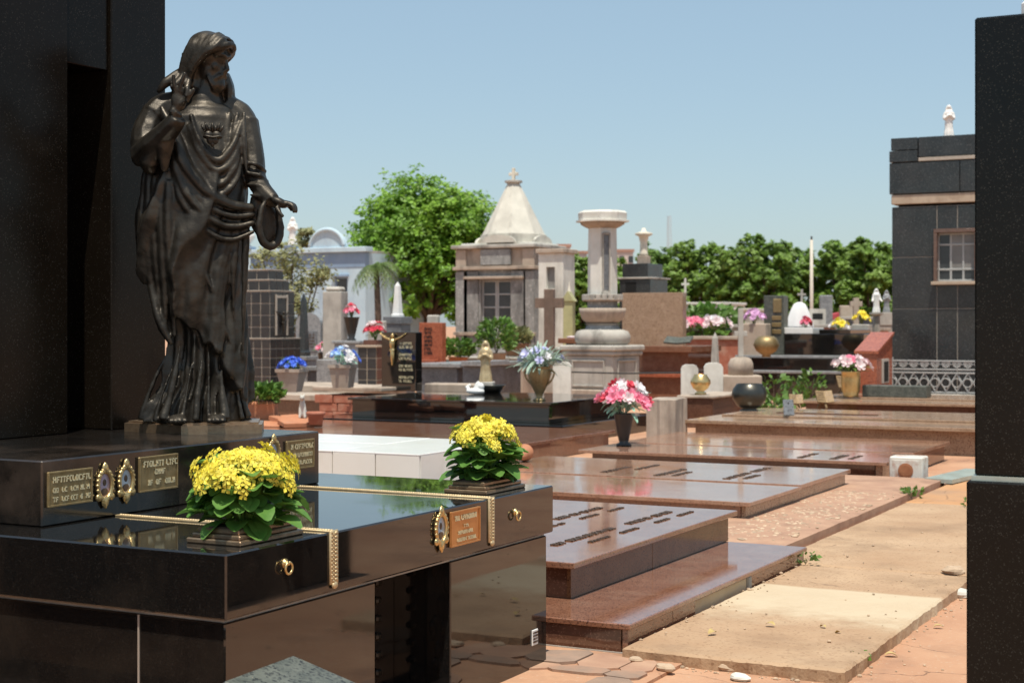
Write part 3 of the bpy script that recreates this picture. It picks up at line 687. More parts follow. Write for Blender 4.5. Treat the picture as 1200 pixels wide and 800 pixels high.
    for k in range(7):
        xx = -.045+.015*k; e.tube([c+Vector((xx*.6, 0, .022)), c+Vector((xx, -.004, .046+.010*(k % 2))), c+Vector((xx*1.15, 0, .058+.012*(k % 2)))], [.008, .007, .003], 6)
    e.build('heart_emblem', 'bronze', root, smooth=True)
statue()
# ================================================================== plants and flowers
def leaf_mesh(name, L, Wd, m, curl=.25, n=5):
    mb = MB(); vs = []
    for i in range(n+1):
        t = i/n; wv = Wd*max(0, math.sin(math.pi*(.06+.90*t)))**.65*.5+.0004
        z = curl*L*(t-t*t*1.3); vs += [(-wv, L*t, z+wv*.35), (0, L*t, z), (wv, L*t, z+wv*.35)]
    fs = []
    for i in range(n):
        for j in range(2): a = i*3+j; fs.append((a, a+1, a+4, a+3))
    mb.add(vs, fs); return mb.mesh(name, m, True)
def bloom_mesh(name, r, m, petals=6, cup=.5, layers=2, seed=0):
    mb = MB(); rnd = random.Random(seed)
    for l in range(layers):
        rr = r*(1-.32*l)
        for k in range(petals):
            t = 2*math.pi*(k+.5*l)/petals+rnd.uniform(-.15, .15); w_ = math.pi/petals*1.1; c = cup*(1+.7*l)
            def q(f, dt, h): return (rr*f*math.cos(t+dt), rr*f*math.sin(t+dt), rr*h*c+.15*r*l)
            mb.add([(0, 0, .05*r), q(.6, -w_, .45), q(1.0, -w_*.4, .8), q(1.0, w_*.4, .85), q(.6, w_, .45)], [(0,1,2), (0,2,3), (0,3,4)])
    return mb.mesh(name, m, True)
def umbel_mesh(name, r, m, n, seed):
    mb = MB(); rnd = random.Random(seed)
    for i in range(n):
        a = i*2.4; q = math.sqrt((i+.5)/n)*r; c = Vector((q*math.cos(a), q*math.sin(a), .35*r-(q*q/r)*.55+rnd.uniform(-.1, .1)*r))
        nrm = Vector((c.x*.6, c.y*.6, r)).normalized(); u = nrm.orthogonal().normalized(); v = nrm.cross(u); s = r*.46*rnd.uniform(.8, 1.2); t0 = rnd.uniform(0, 1.5)
        for k in range(4):
            t = t0+k*math.pi/2
            d1 = u*math.cos(t)+v*math.sin(t); d2 = u*math.cos(t+.55)+v*math.sin(t+.55); d3 = u*math.cos(t-.55)+v*math.sin(t-.55)
            mb.add([c, c+d3*s*.75+nrm*s*.15, c+d1*s*1.1+nrm*s*.1, c+d2*s*.75+nrm*s*.15], [(0,1,2,3)])
    return mb.mesh(name, m)
KL = [leaf_mesh('leaf', .095, .078, 'leaf_kalanchoe', -.1), leaf_mesh('leaf', .08, .068, 'leaf_kalanchoe', .1), leaf_mesh('leaf', .115, .085, 'leaf_kalanchoe', .3)]
KU = [umbel_mesh('flower_cluster', .036, 'petal_yellow', 9, s) for s in (1, 2, 3)]
def orient(p, dirv, roll=0):
    return T(p) @ Vector(dirv).normalized().to_track_quat('Z', 'Y').to_matrix().to_4x4() @ RZ(roll)
def kalanchoe(x0, x1, y0, y1, z, label, R_, h, seed, n=56):
    rnd = random.Random(seed); cx, cy = (x0+x1)/2, (y0+y1)/2
    pl_ = thing('planter', 'stepped bronze planter frame '+label, 'planter', (cx, cy, z))
    wb(pl_, 'lower_step', 'bronze_brown', x0, x1, y0, y1, z, z+.018, .004); wb(pl_, 'middle_step', 'bronze_brown', x0+.014, x1-.014, y0+.014, y1-.014, z+.018, z+.034, .004)
    wb(pl_, 'upper_step', 'bronze_brown', x0+.028, x1-.028, y0+.028, y1-.028, z+.034, z+.052, .004)
    wb(pl_, 'soil', 'soil', x0+.036, x1-.036, y0+.036, y1-.036, z+.03, z+.056, .004)
    r = thing('yellow_flower_plant', 'bushy plant with bright yellow blooms '+label, 'flowers', (cx, cy, z+.056))
    sy = 1.25
    st_ = MB()
    for k in range(26):
        a = rnd.uniform(0, 6.28); q = rnd.uniform(.1, .8)
        st_.tube([(.02*math.cos(a), .03*math.sin(a), -.004), (q*R_*.6*math.cos(a), q*R_*sy*.6*math.sin(a), h*.55), (q*R_*math.cos(a), q*R_*sy*math.sin(a), h*.9)], [.006, .005, .003], 5)
    st_.build('stems', 'leaf_kalanchoe', r)
    for k in range(150):
        a = rnd.uniform(0, 6.28); f = rnd.random(); zz = h*(.0+.74*f); q = R_*(.30+.54*math.sin(math.pi*(.25+.5*f)))*rnd.uniform(.5, 1.0)
        d = Vector((math.cos(a), math.sin(a), rnd.uniform(-.7, .5)))
        M = T((q*.8*math.cos(a), q*.8*sy*math.sin(a), zz)) @ d.to_track_quat('Y', 'Z').to_matrix().to_4x4() @ SC(*[rnd.uniform(.7, 1.25)]*3)
        piece(rnd.choice(KL), 'leaf', r, M)
    for k in range(n):
        a = k*2.4; q = math.sqrt((k+.5)/n); x, y = R_*q*math.cos(a)*rnd.uniform(.9, 1.08), R_*sy*q*math.sin(a)*rnd.uniform(.9, 1.08)
        zz = h*(1.0-.34*q**3*rnd.uniform(.4, 1.6))+rnd.uniform(-.035, .02)
        piece(rnd.choice(KU), 'flower_cluster', r, orient((x, y, zz), (x*1.6, y*1.6, .12), rnd.uniform(0, 6)) @ SC(*[rnd.uniform(.75, 1.2)]*3))
kalanchoe(-3.47, -3.235, 4.20, 4.57, .844, 'nearest the front corner of the black tomb', .176, .24, 4)
kalanchoe(-3.47, -3.25, 5.98, 6.36, .844, 'at the far corner of the black tomb', .150, .250, 9, 40)
BL = {}
def blm(m, r=.05, **k):
    key = (m, r)
    if key not in BL: BL[key] = bloom_mesh('flower', r, m, **k)
    return BL[key]
GL = {}
def gl(m, L, Wd):
    key = (m, L, Wd)
    if key not in GL: GL[key] = leaf_mesh('leaf', L, Wd, m)
    return GL[key]
def bouquet(label, loc, R_, H_, flowers, fr, leafm, nl, ll, lw, seed, nf, rz=0, cat='flowers', flat=1.0, name='bouquet', droop=.2):
    """loc is the mouth of the vase"""
    rnd = random.Random(seed); r = thing(name, label, cat, loc, rz)
    st_ = MB()
    for k in range(9):
        a = k*.7; st_.tube([(0, 0, -.04), (R_*.3*math.cos(a), R_*.3*math.sin(a), H_*.45), (R_*.55*math.cos(a), R_*.55*math.sin(a), H_*.75)], [.006, .005, .003], 5)
    st_.build('stems', leafm, r)
    for k in range(nl):
        a = rnd.uniform(0, 6.28); e = rnd.uniform(-droop, 1.1); q = R_*rnd.uniform(.05, .65)
        d = Vector((math.cos(a)*math.cos(e), math.sin(a)*math.cos(e), math.sin(e)))
        p = (q*math.cos(a), q*math.sin(a), H_*rnd.uniform(.05, .55))
        piece(gl(leafm, ll, lw), 'leaf', r, T(p) @ d.to_track_quat('Y', 'Z').to_matrix().to_4x4() @ SC(*[rnd.uniform(.7, 1.25)]*3))
    for k in range(nf):
        a = k*2.4+rnd.uniform(-.3, .3); q = math.sqrt((k+.5)/nf); x, y = R_*q*math.cos(a), R_*q*math.sin(a)*flat
        z = H_*(1-.55*q*q)+rnd.uniform(-.12, .12)*H_
        piece(blm(rnd.choice(flowers), fr), 'flower', r, orient((x, y, z), (x, y*1.0, .5*R_), rnd.uniform(0, 6)) @ SC(*[rnd.uniform(.8, 1.2)]*3))
    return r
def vessel(name, label, cat, loc, prof, m, n=28, sq=None, rz=0, parts=()):
    r = thing(name, label, cat, loc, rz)
    MB().lathe(prof, n, None, sq).build('body', m, r, smooth=(n > 8))
    for nm, pf, mm in parts: MB().lathe(pf, n, None, sq).build(nm, mm, r, smooth=(n > 8))
    return r
def shrub(name, label, loc, R_, H_, m, n, ls, seed, cat='plant', lobes=None):
    rnd = random.Random(seed); r = thing(name, label, cat, loc)
    s = MB()
    for k in range(7):
        a = k*.9; s.tube([(0, 0, 0), (R_*.3*math.cos(a), R_*.3*math.sin(a), H_*.45), (R_*.6*math.cos(a), R_*.6*math.sin(a), H_*.8)], [.012*H_, .009*H_, .004*H_], 5)
    s.build('stem', 'bark', r)
    mb = MB()
    for k in range(n):
        a = rnd.uniform(0, 6.28); u = rnd.random()**.5; zz = H_*rnd.uniform(.12, 1.0); rr = R_*u*math.sqrt(max(.05, 1-((zz/H_-.5)/.6)**2))
        c = Vector((rr*math.cos(a), rr*math.sin(a), zz)); d = Vector((math.cos(a)*.7, math.sin(a)*.7, rnd.uniform(-.3, 1))).normalized()
        sd = d.cross(Vector((rnd.uniform(-1, 1), rnd.uniform(-1, 1), .4))).normalized(); L_ = ls*rnd.uniform(.6, 1.3)
        mb.quad(c, c+d*L_*.5+sd*L_*.3, c+d*L_, c+d*L_*.5-sd*L_*.3)
    mb.build('foliage', m, r); return r
def tree(label, loc, lobes, trunk_h, trunk_r, m, n, ls, seed, name='tree', group=None, limbs=True, fill=.35, clump=.24):
    rnd = random.Random(seed); r = thing(name, label, 'tree', loc, 0, group)
    tr = MB(); tr.tube([(0, 0, -.1), (.05*trunk_h*rnd.uniform(-1, 1), 0, trunk_h*.5), (0, 0, trunk_h)], [trunk_r*1.3, trunk_r, trunk_r*.8], 9)
    for c, rad in lobes:
        c = Vector(c); mid = Vector((c.x*.45, c.y*.45, trunk_h+(c.z-trunk_h)*.35))
        tr.tube(cr([(0, 0, trunk_h*.85), mid, c], 4), [trunk_r*.6*(1-.8*i/8) for i in range(9)], 6)
    tr.build('trunk', 'bark', r, smooth=True)
    tot = sum(q[1]**2 for q in lobes); mb = MB(); V = mb.v; Fc = mb.f
    for c, rad in lobes:
        c = Vector(c)
        nc = max(6, int(n*rad*rad/tot/26))
        for i in range(nc):                                    # leaf clumps over the lobe's skin, some inside
            d = Vector((rnd.gauss(0, 1), rnd.gauss(0, 1), rnd.gauss(.15, 1))).normalized()
            f = rnd.uniform(.72, 1.08) if rnd.random() > fill else rnd.uniform(.3, .75)
            if rnd.random() < .12: f = rnd.uniform(1.08, 1.3)
            q = c+Vector((d.x*rad, d.y*rad, d.z*rad*.86))*f; cs = rad*clump*rnd.uniform(.7, 1.3)
            for k in range(26):
                p = q+Vector((rnd.gauss(0, .5), rnd.gauss(0, .5), rnd.gauss(0, .36)))*cs
                nrm = (d*.7+Vector((rnd.gauss(.12, .5), rnd.gauss(-.22, .5), rnd.gauss(.85, .5)))).normalized()
                u = nrm.orthogonal().normalized(); u = (u*math.cos(k)+nrm.cross(u)*math.sin(k)); v = nrm.cross(u); L_ = ls*rnd.uniform(.6, 1.35)
                b = len(V); V += [p-u*L_*.5, p+v*L_*.28-nrm*L_*.05, p+u*L_*.5, p-v*L_*.28-nrm*L_*.05]; Fc.append((b, b+1, b+2, b+3))
    mb.build('crown', m, r); return r
# ================================================================== brown tombs beside the path
def top_text(par, rows, z, m, seed):
    """rows of small raised characters lying on a slab top, lines running along +Y: (x, y0, length, height)"""
    rnd = random.Random(seed); g = MB()
    for x, y0, L, h in rows:
        M = T((x, y0, z)) @ Matrix(((0,-1,0,0), (1,0,0,0), (0,0,1,0), (0,0,0,1)))
        glyph_row(g, M, L, h, .006, rnd, .3)
    o = g.build('lettering', m, par, world=True); o['kind'] = 'stuff'; return o
ta = thing('brown_granite_tomb', 'polished brown granite tomb with lettered sky-reflecting top, on a wide step beside the black tomb', 'tomb', (-4.4, 8.5, 0))
wb(ta, 'step_top', 'granite_brown', -6.2, -2.925, 6.83, 9.75, .125, .153, .005)
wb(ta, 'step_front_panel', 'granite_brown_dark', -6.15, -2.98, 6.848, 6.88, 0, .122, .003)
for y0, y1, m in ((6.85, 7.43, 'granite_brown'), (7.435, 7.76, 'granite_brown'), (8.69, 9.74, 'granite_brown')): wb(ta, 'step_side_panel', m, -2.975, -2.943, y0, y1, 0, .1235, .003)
wb(ta, 'mortar', 'concrete_pale', -3.1, -2.952, 7.765, 8.66, 0, .122, .01)
wb(ta, 'mortar', 'cement', -3.1, -2.938, 8.62, 8.685, 0, .124, .008)
wb(ta, 'step_core', 'cement', -6.1, -2.985, 6.9, 9.7, 0, .124, 0)
wb(ta, 'mortar_line', 'cement', -6.15, -2.935, 6.842, 6.85, 0, .012, 0)
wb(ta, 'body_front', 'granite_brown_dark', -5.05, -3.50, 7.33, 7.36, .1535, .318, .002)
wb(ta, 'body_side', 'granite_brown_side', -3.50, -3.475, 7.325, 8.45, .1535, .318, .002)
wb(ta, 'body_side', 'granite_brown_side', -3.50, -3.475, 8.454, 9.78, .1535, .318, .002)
wb(ta, 'body_core', 'void', -5.0, -3.505, 7.365, 9.77, .16, .316, 0)
tp = wb(ta, 'top', 'granite_brown', -5.1, -3.43, 7.27, 9.84, .320, .353, .004)
rows = []
for x in (-3.78, -4.28):
    rows += [(x, 7.75, .85, .05), (x, 8.85, .7, .05), (x+.12, 8.0, .26, .03), (x+.12, 8.45, .24, .03), (x+.12, 8.95, .26, .03), (x+.12, 9.38, .24, .03)]
rows += [(-4.78, 7.8, 1.2, .05), (-4.66, 8.1, .3, .03), (-4.66, 8.7, .3, .03)]
top_text(tp, rows, .353, 'letter_dark', 4)
tb_ = thing('brown_granite_tomb', 'wide brown granite tomb whose top is two slabs, above the stone-studded kerb', 'tomb', (-5.4, 12.8, 0))
wb(tb_, 'top_slab', 'granite_rose', -7.05, -3.84, 11.30, 12.655, .200, .233, .004)
wb(tb_, 'top_slab', 'granite_rose', -7.05, -3.855, 12.66, 14.25, .205, .242, .004)
for y0, y1 in ((11.36, 12.2), (12.205, 13.2), (13.205, 14.2)): wb(tb_, 'side_panel', 'granite_tan', -3.93, -3.895, y0, y1, .10, .203, .003)
wb(tb_, 'front_panel', 'granite_brown', -6.95, -3.935, 11.365, 11.395, .10, .199, .003)
wb(tb_, 'core', 'cement', -6.95, -3.937, 11.4, 14.19, .09, .199, 0)
top_text(tb_, [(-4.55, 12.85, .6, .07), (-4.55, 13.55, .5, .07), (-4.42, 12.95, .35, .05), (-5.2, 12.8, .7, .07), (-5.07, 12.9, .4, .05), (-5.75, 12.85, .6, .07), (-5.6, 13.3, .5, .05)], .242, 'letter_dark', 5)
tc = thing('brown_granite_tomb', 'low brown granite tomb carrying the black vase of pink flowers', 'tomb', (-5.5, 17, 0))
wb(tc, 'top_slab', 'granite_rose', -7.2, -3.79, 15.36, 16.55, .185, .218, .004); wb(tc, 'top_slab', 'granite_rose', -7.2, -3.80, 16.555, 18.42, .188, .226, .004)
wb(tc, 'front_panel', 'granite_brown_dark', -7.1, -3.95, 15.52, 15.56, 0, .184, .002); wb(tc, 'corner_post', 'granite_tan', -3.93, -3.86, 15.47, 15.56, 0, .184, .003)
wb(tc, 'side_panel', 'granite_tan', -3.90, -3.86, 15.565, 16.9, 0, .184, .002); wb(tc, 'side_panel', 'granite_brown', -3.90, -3.86, 16.905, 18.38, 0, .184, .002)
wb(tc, 'core', 'cement', -7.1, -3.905, 15.565, 18.35, 0, .183, 0)
top_text(tc, [(-4.35, 15.5, .5, .07), (-4.2, 15.6, .4, .05), (-4.7, 15.5, .6, .06)], .218, 'letter_dark', 6)
td = thing('brown_granite_tomb', 'broad brown tomb with dark shaded front, carrying the round bronze pot', 'tomb', (-5.3, 20.3, 0))
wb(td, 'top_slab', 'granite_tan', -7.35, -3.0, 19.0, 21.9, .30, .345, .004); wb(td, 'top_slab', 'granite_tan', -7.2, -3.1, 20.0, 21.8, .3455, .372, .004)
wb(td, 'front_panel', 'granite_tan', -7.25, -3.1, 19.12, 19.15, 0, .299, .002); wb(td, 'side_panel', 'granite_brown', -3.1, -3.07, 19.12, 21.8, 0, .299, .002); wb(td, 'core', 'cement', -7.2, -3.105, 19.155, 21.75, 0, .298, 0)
wb(td, 'strip', 'granite_brown_dark', -6.6, -5.2, 20.55, 20.62, .372, .388, .002)
te = thing('brown_granite_tomb', 'brown granite tomb in front of the red tomb, with gilt book stands on it', 'tomb', (-7, 24, 0))
ex = XonY(934, 23.9)
wb(te, 'top_slab', 'granite_tan', ex, -3.3, 23.9, 26.4, .345, .385, .004); wb(te, 'top_slab', 'granite_tan', ex+.05, -3.4, 24.9, 26.35, .3855, .41, .004)
wb(te, 'front_panel', 'granite_brown_dark', ex+.1, -3.4, 24.05, 24.1, 0, .344, .002); wb(te, 'core', 'cement', ex+.12, -3.42, 24.11, 26.3, 0, .343, 0)
tf = thing('brown_granite_tomb', 'low brown slab tomb behind the white tiled tomb', 'tomb', (-10, 16, 0))
wb(tf, 'top_slab', 'granite_brown', -13.2, -8.0, 15.2, 18.2, .20, .24, .004); wb(tf, 'front_panel', 'granite_brown', -13.1, -8.1, 15.26, 15.3, 0, .199, .002); wb(tf, 'side_panel', 'granite_brown', -8.1, -8.05, 15.26, 18.1, 0, .199, .002)
wb(tf, 'core', 'cement', -13.05, -8.105, 15.31, 18.05, 0, .198, 0)
# ---- white tiled tomb
tw = thing('white_tiled_tomb', 'low white tiled tomb just behind the black granite tomb', 'tomb', (-6.4, 9.6, 0))
wx0, wx1, wy0, wy1, wz = -7.5, -5.37, 8.93, 10.27, .716
wb(tw, 'core', 'grout_tan', wx0+.012, wx1-.012, wy0+.012, wy1-.012, 0, wz-.012, 0)
def tiles(par, mname, axis, plane, u0, u1, v0, v1, nu, nv, gap, th, name='tile', off=0, alt=None, seed=0):
    """tiles on a vertical or level face; axis: 'y' face looking -Y, 'x' face looking +X, 'z' top"""
    rnd = random.Random(seed); du, dv = (u1-u0)/nu, (v1-v0)/nv; top = par
    while top.parent: top = top.parent
    h = MB().box(-du/2+gap/2, du/2-gap/2, -dv/2+gap/2, dv/2-gap/2, -th/2, th/2, .0025)
    ms = {}
    for i in range(nu):
        for j in range(nv):
            m = alt if (alt and rnd.random() < .12) else mname
            if m not in ms: ms[m] = h.mesh(name, m)
            u, v = u0+du*(i+.5), v0+dv*(j+.5); e = rnd.uniform(-.0012, .0012)
            if axis == 'y': M = Matrix.Translation((u, plane+e, v)) @ RX(R(90))
            elif axis == 'x': M = Matrix.Translation((plane+e, u, v)) @ RZ(R(90)) @ RX(R(90))
            else: M = Matrix.Translation((u, v, plane+e))
            piece(ms[m], name, par, Matrix.Translation(-Vector(top.location)) @ M)
tiles(tw, 'tile_white', 'y', wy0+.006, wx0, wx1, 0, wz-.004, 6, 2, .007, .012, seed=1)
tiles(tw, 'tile_white', 'x', wx1-.006, wy0+.013, wy1, 0, wz-.004, 4, 2, .007, .012, seed=2)
tiles(tw, 'tile_top', 'z', wz-.006+.004, wx0, wx1+.004, wy0-.004, wy1, 3, 2, .005, .012, seed=3)
# ---- things on the brown tombs
vx, vy = G(731, 522, .22)
vessel('flower_vase', 'tapering black vase on brown slab, filled with pink artificial flowers', 'vase', (vx, vy, .218), [(0,0), (.085,0), (.088,.02), (.05,.04), (.06,.07), (.085,.2), (.115,.36), (.122,.372), (.108,.372), (.09,.33), (0,.33)], 'plastic_black')
bouquet('pink, red and white artificial flowers in the black vase', (vx, vy, .218+.35), .29, .33, ['petal_pink', 'petal_pink', 'petal_red', 'petal_white', 'petal_pale'], .085, 'leaf_mint', 46, .15, .045, 12, 36, droop=.7)
px_, py_ = G(614, 541, .242)
pt = thing('terracotta_pot', 'small orange terracotta pot lying on its side on the two-slab brown tomb', 'pot', (px_, py_, .242+.085), R(20))
MB().lathe([(0,-.10), (.058,-.10), (.075,.05), (.086,.055), (.086,.09), (.072,.09), (.055,-.06), (0,-.06)], 22, RX(R(-90)) ).build('body', 'terracotta', pt, smooth=True)
qx, qy = G(878, 483, .345)
vessel('bronze_pot', 'round dark bronze pot on the edge of the broad brown tomb', 'pot', (qx, qy, .345), [(0,0), (.14,0), (.14,.025), (.10,.05), (.17,.09), (.235,.18), (.25,.26), (.23,.34), (.185,.395), (.175,.41), (.16,.41), (.15,.36), (0,.34)], 'bronze_pot', 36)
# white rusty meter box and stone lid near the path
bx, by = G(1042, 568, .0)
bt = thing('metal_box', 'small white rust-stained metal box at the corner of the low brown tomb', 'box', (bx, by, 0))
MB().box(0, .33, 0, .26, .012, .285, .012).build('case', 'rust_white', bt)
MB().box(.03, .30, -.006, .0, .04, .255, .004).build('door', 'rust_white', bt)
o = MB(); o.lathe([(0,0), (.075,0), (.075,.006), (.055,.010), (0,.010)], 20, T((.165, -.006, .15)) @ RX(R(90))); o.build('round_cover', 'rust', bt)
MB().box(.02, .05, .02, .05, 0, .012, 0).box(.28, .31, .02, .05, 0, .012, 0).box(.02, .05, .21, .24, 0, .012, 0).box(.28, .31, .21, .24, 0, .012, 0).build('feet', 'rust', bt)
lx, ly = G(1083, 566, .06)
lid = thing('flat_stone', 'pale greenish flat stone slab lying at the path edge by the metal box', 'slab', (lx, ly, .062))
MB().prism([(0, 0), (.28, -.06), (.46, 1.15), (.16, 1.2)], .012, .05).build('slab', 'marble_pale', lid); MB().prism([(.05, .1), (.25, .1), (.35, 1.0), (.18, 1.0)], 0, .012).build('mortar_bed', 'cement', lid)
# grey slanted plaque, gilt book stands
def slanted(name, label, px, py, z, w_, h_, m, tilt, rz=0, legs=True, text=True):
    x, y = G(px, py, z); r = thing(name, label, 'plaque', (x, y, z), rz)
    M = T((0, 0, h_*.5*math.cos(tilt)+.008)) @ RX(-tilt)
    MB().box(-w_/2, w_/2, -.012, .012, -h_/2, h_/2, .004, M).build('plate', m, r)
    if legs: MB().tube([(0, .0, h_*.85), (0, h_*.55, 0)], .012, 6).build('prop', m, r)
    if text:
        g = MB(); rnd = random.Random(px)
        for k in range(4): glyph_row(g, M @ T((-w_*.4, -.012, h_*(.28-.18*k))) @ RX(R(90)), w_*.8, h_*.09, .004, rnd)
        g.build('lettering', 'letter_dark', r)['kind'] = 'stuff'
slanted('plaque', 'small grey stone plaque leaning on the broad brown tomb', 924, 487, .372, .14, .22, 'granite_bluegrey', R(20), R(30), text=False)
def book_stand(label, px, py, z, s, rz):
    x, y = G(px, py, z); r = thing('book_stand', label, 'book stand', (x, y, z), rz)
    M = T((0, 0, s*.42)) @ RX(R(-38))
    for k in (-1, 1): MB().box(0, k*s*.34, -.014, .014, -s*.28, s*.28, .004, M @ RZ(R(-8*k))).build('page', 'brass_aged', r)
    g = MB(); rnd = random.Random(px)
    for k in range(4):
        for q in (-1, 1): glyph_row(g, M @ RZ(R(-8*q)) @ T((q*s*.18-s*.12, -.014, s*(.15-.11*k))) @ RX(R(90)), s*.24, s*.045, .004, rnd)
    g.build('lettering', 'letter_dark', r)['kind'] = 'stuff'
    MB().tube([(-s*.2, s*.25, 0), (0, s*.05, s*.42)], .014, 6).tube([(s*.2, s*.25, 0), (0, s*.05, s*.42)], .014, 6).tube([(0, -s*.28, 0), (0, 0, s*.3)], .014, 6).build('stand', 'brass_aged', r)
book_stand('gilt open-book stand beside the small grey plaque', 933, 478, .372, .30, R(25))
book_stand('gilt open-book stand below the weeds, right of another like it', 966, 478, .372, .38, R(35))
book_stand('largest gilt open-book stand, beside the yellow flower vase', 991, 461, .41, .46, R(35))
book_stand('tiny gilt book stand at the foot of the red tomb', 1023, 462, .41, .2, R(30))
# ================================================================== black granite pillar at the right edge
rp_ = thing('granite_pillar', 'tall black granite pillar close to the camera at the right', 'pillar', (-.88+.35, 5.0, 0))
px0, py0 = at(1142, 4.6)
wb(rp_, 'upper_block', 'granite_black_dull', px0, px0+.75, py0, py0+.6, 1.148, zat(21, 4.6), .006)
wb(rp_, 'mortar_joint', 'marble_pale', px0-.008, px0+.757, py0-.010, py0+.607, 1.134, 1.148, 0)
wb(rp_, 'lower_block', 'granite_black_dull', px0-.020, px0+.77, py0-.022, py0+.62, .02, 1.134, .006)
wb(rp_, 'footing', 'cement', px0-.06, px0+.8, py0-.06, py0+.66, 0, .02, 0)
wb(rp_, 'white_cap', 'marble_white', px0+.125, px0+.5, py0+.05, py0+.4, zat(21, 4.6), zat(21, 4.6)+.05, .01)
tr_ = thing('black_granite_tomb', 'black granite tomb behind the right-hand pillar', 'tomb', (1.2, 6.5, 0))
wb(tr_, 'base', 'granite_black_dull', px0-.0, 3.2, py0+.68, 8.2, 0, .45, .006); wb(tr_, 'top', 'granite_black', px0+.06, 3.1, py0+.76, 8.1, .45, .62, .006)
# ---- litter on the path
rnd = random.Random(77)
for k, (px, py, z, s) in enumerate(((908, 733, .068, .05), (838, 741, .068, .055), (967, 735, .068, .04), (1037, 768, .004, .06), (985, 741, .07, .035), (1094, 735, .004, .05))):
    x, y = G(px, py, z); lm = leaf_mesh('leaf_blade', s, s*.6, 'dry_leaf', .6)
    o = bpy.data.objects.new('fallen_leaf', lm); C.objects.link(o); o.location = (x, y, z+.004); o.rotation_euler = (rnd.uniform(-.3, .3), rnd.uniform(-.4, .4), rnd.uniform(0, 6))
    tag(o, 'small dry curled leaf '+('in the middle of the first path slab', 'lying nearest the brown step', 'right of the leaf pair on the first path slab', 'on the earth right of the first path slab', 'beside another leaf on the first path slab', 'on the earth beside the right-hand pillar')[k], 'leaf', 'dry leaves on the path')
for k, (px, py, z, s, lab, m) in enumerate(((856, 785, .0, .065, 'pale broken stone at the front edge of the first path slab', 'pebble_pale'), (781, 785, .016, .05, 'small pale stone chip lying left of the path slab', 'pebble_pale'), (868, 797, 0, .05, 'flat pale chip on the earth at the bottom of the picture', 'plaster_white'),
        (1124, 699, .0, .085, 'white stone lump beside the path near the right pillar', 'plaster_white'), (1118, 672, .06, .08, 'flat pale stone on the path edge by the right pillar', 'pebble_pale'), (745, 775, .016, .04, 'small pale crumb at the corner of the brown step', 'pebble_pale'))):
    x, y = G(px, py, z); mb = MB(); mb.ball((0, 0, s*.26), (s, s*.7, s*.38), 9, 6)
    mb.v = [v*(1+.35*noise.noise(v*22+Vector((k*3, 0, 0)))) for v in mb.v]
    o = mb.build('stone', m); o.location = (x, y, z); tag(o, lab, 'stone')
x, y = G(1068, 583, .06); shrub('weed', 'little green weed in the path seam by the metal box', (x, y, .06), .09, .09, 'leaf_plant', 60, .05, 3)

# grit washed against slab edges and over the bare earth (too small and many to count)
gr = MB(); rnd = random.Random(15)
for i in range(420):
    u = rnd.random()
    if u < .35: x, y, z = -1.84+abs(rnd.gauss(0, .05)), rnd.uniform(6.6, 14), .0
    elif u < .5: x, y, z = rnd.uniform(-3.0, -1.8), 6.72-abs(rnd.gauss(0, .04)), .0
    elif u < .7: x, y, z = rnd.uniform(-1.8, -.9), rnd.uniform(6.0, 12), .0
    elif u < .8: x, y, z = -2.915+abs(rnd.gauss(0, .03)), rnd.uniform(6.9, 9.5), .064
    else: x, y, z = rnd.uniform(-2.9, -1.9), rnd.uniform(6.85, 13), .064
    r = rnd.uniform(.003, .008)*(1 if rnd.random() < .9 else 1.8)
    gr.ball((x, y, z+r*.3), (r, r*rnd.uniform(.6, 1), r*.6), 6, 4, RZ(rnd.uniform(0, 3)))
gr = gr.build('gravel', 'pebble_pale'); gr['kind'] = 'stuff'; gr['label'] = 'fine pale grit scattered along the path edges'; gr['category'] = 'gravel'
for i, (px, py, z, s, lab) in enumerate(((944, 661, .06, .07, 'tiny weed at the far corner of the brown step'), (1136, 594, .06, .06, 'tiny weed in the second path joint by the pillar'), (1010, 778, 0, .05, 'small weed under the front corner of the first path slab'))):
    x, y = G(px, py, z); shrub('weed', lab, (x, y, z), s, s*1.1, 'leaf_plant', 34, s*.55, 200+i)
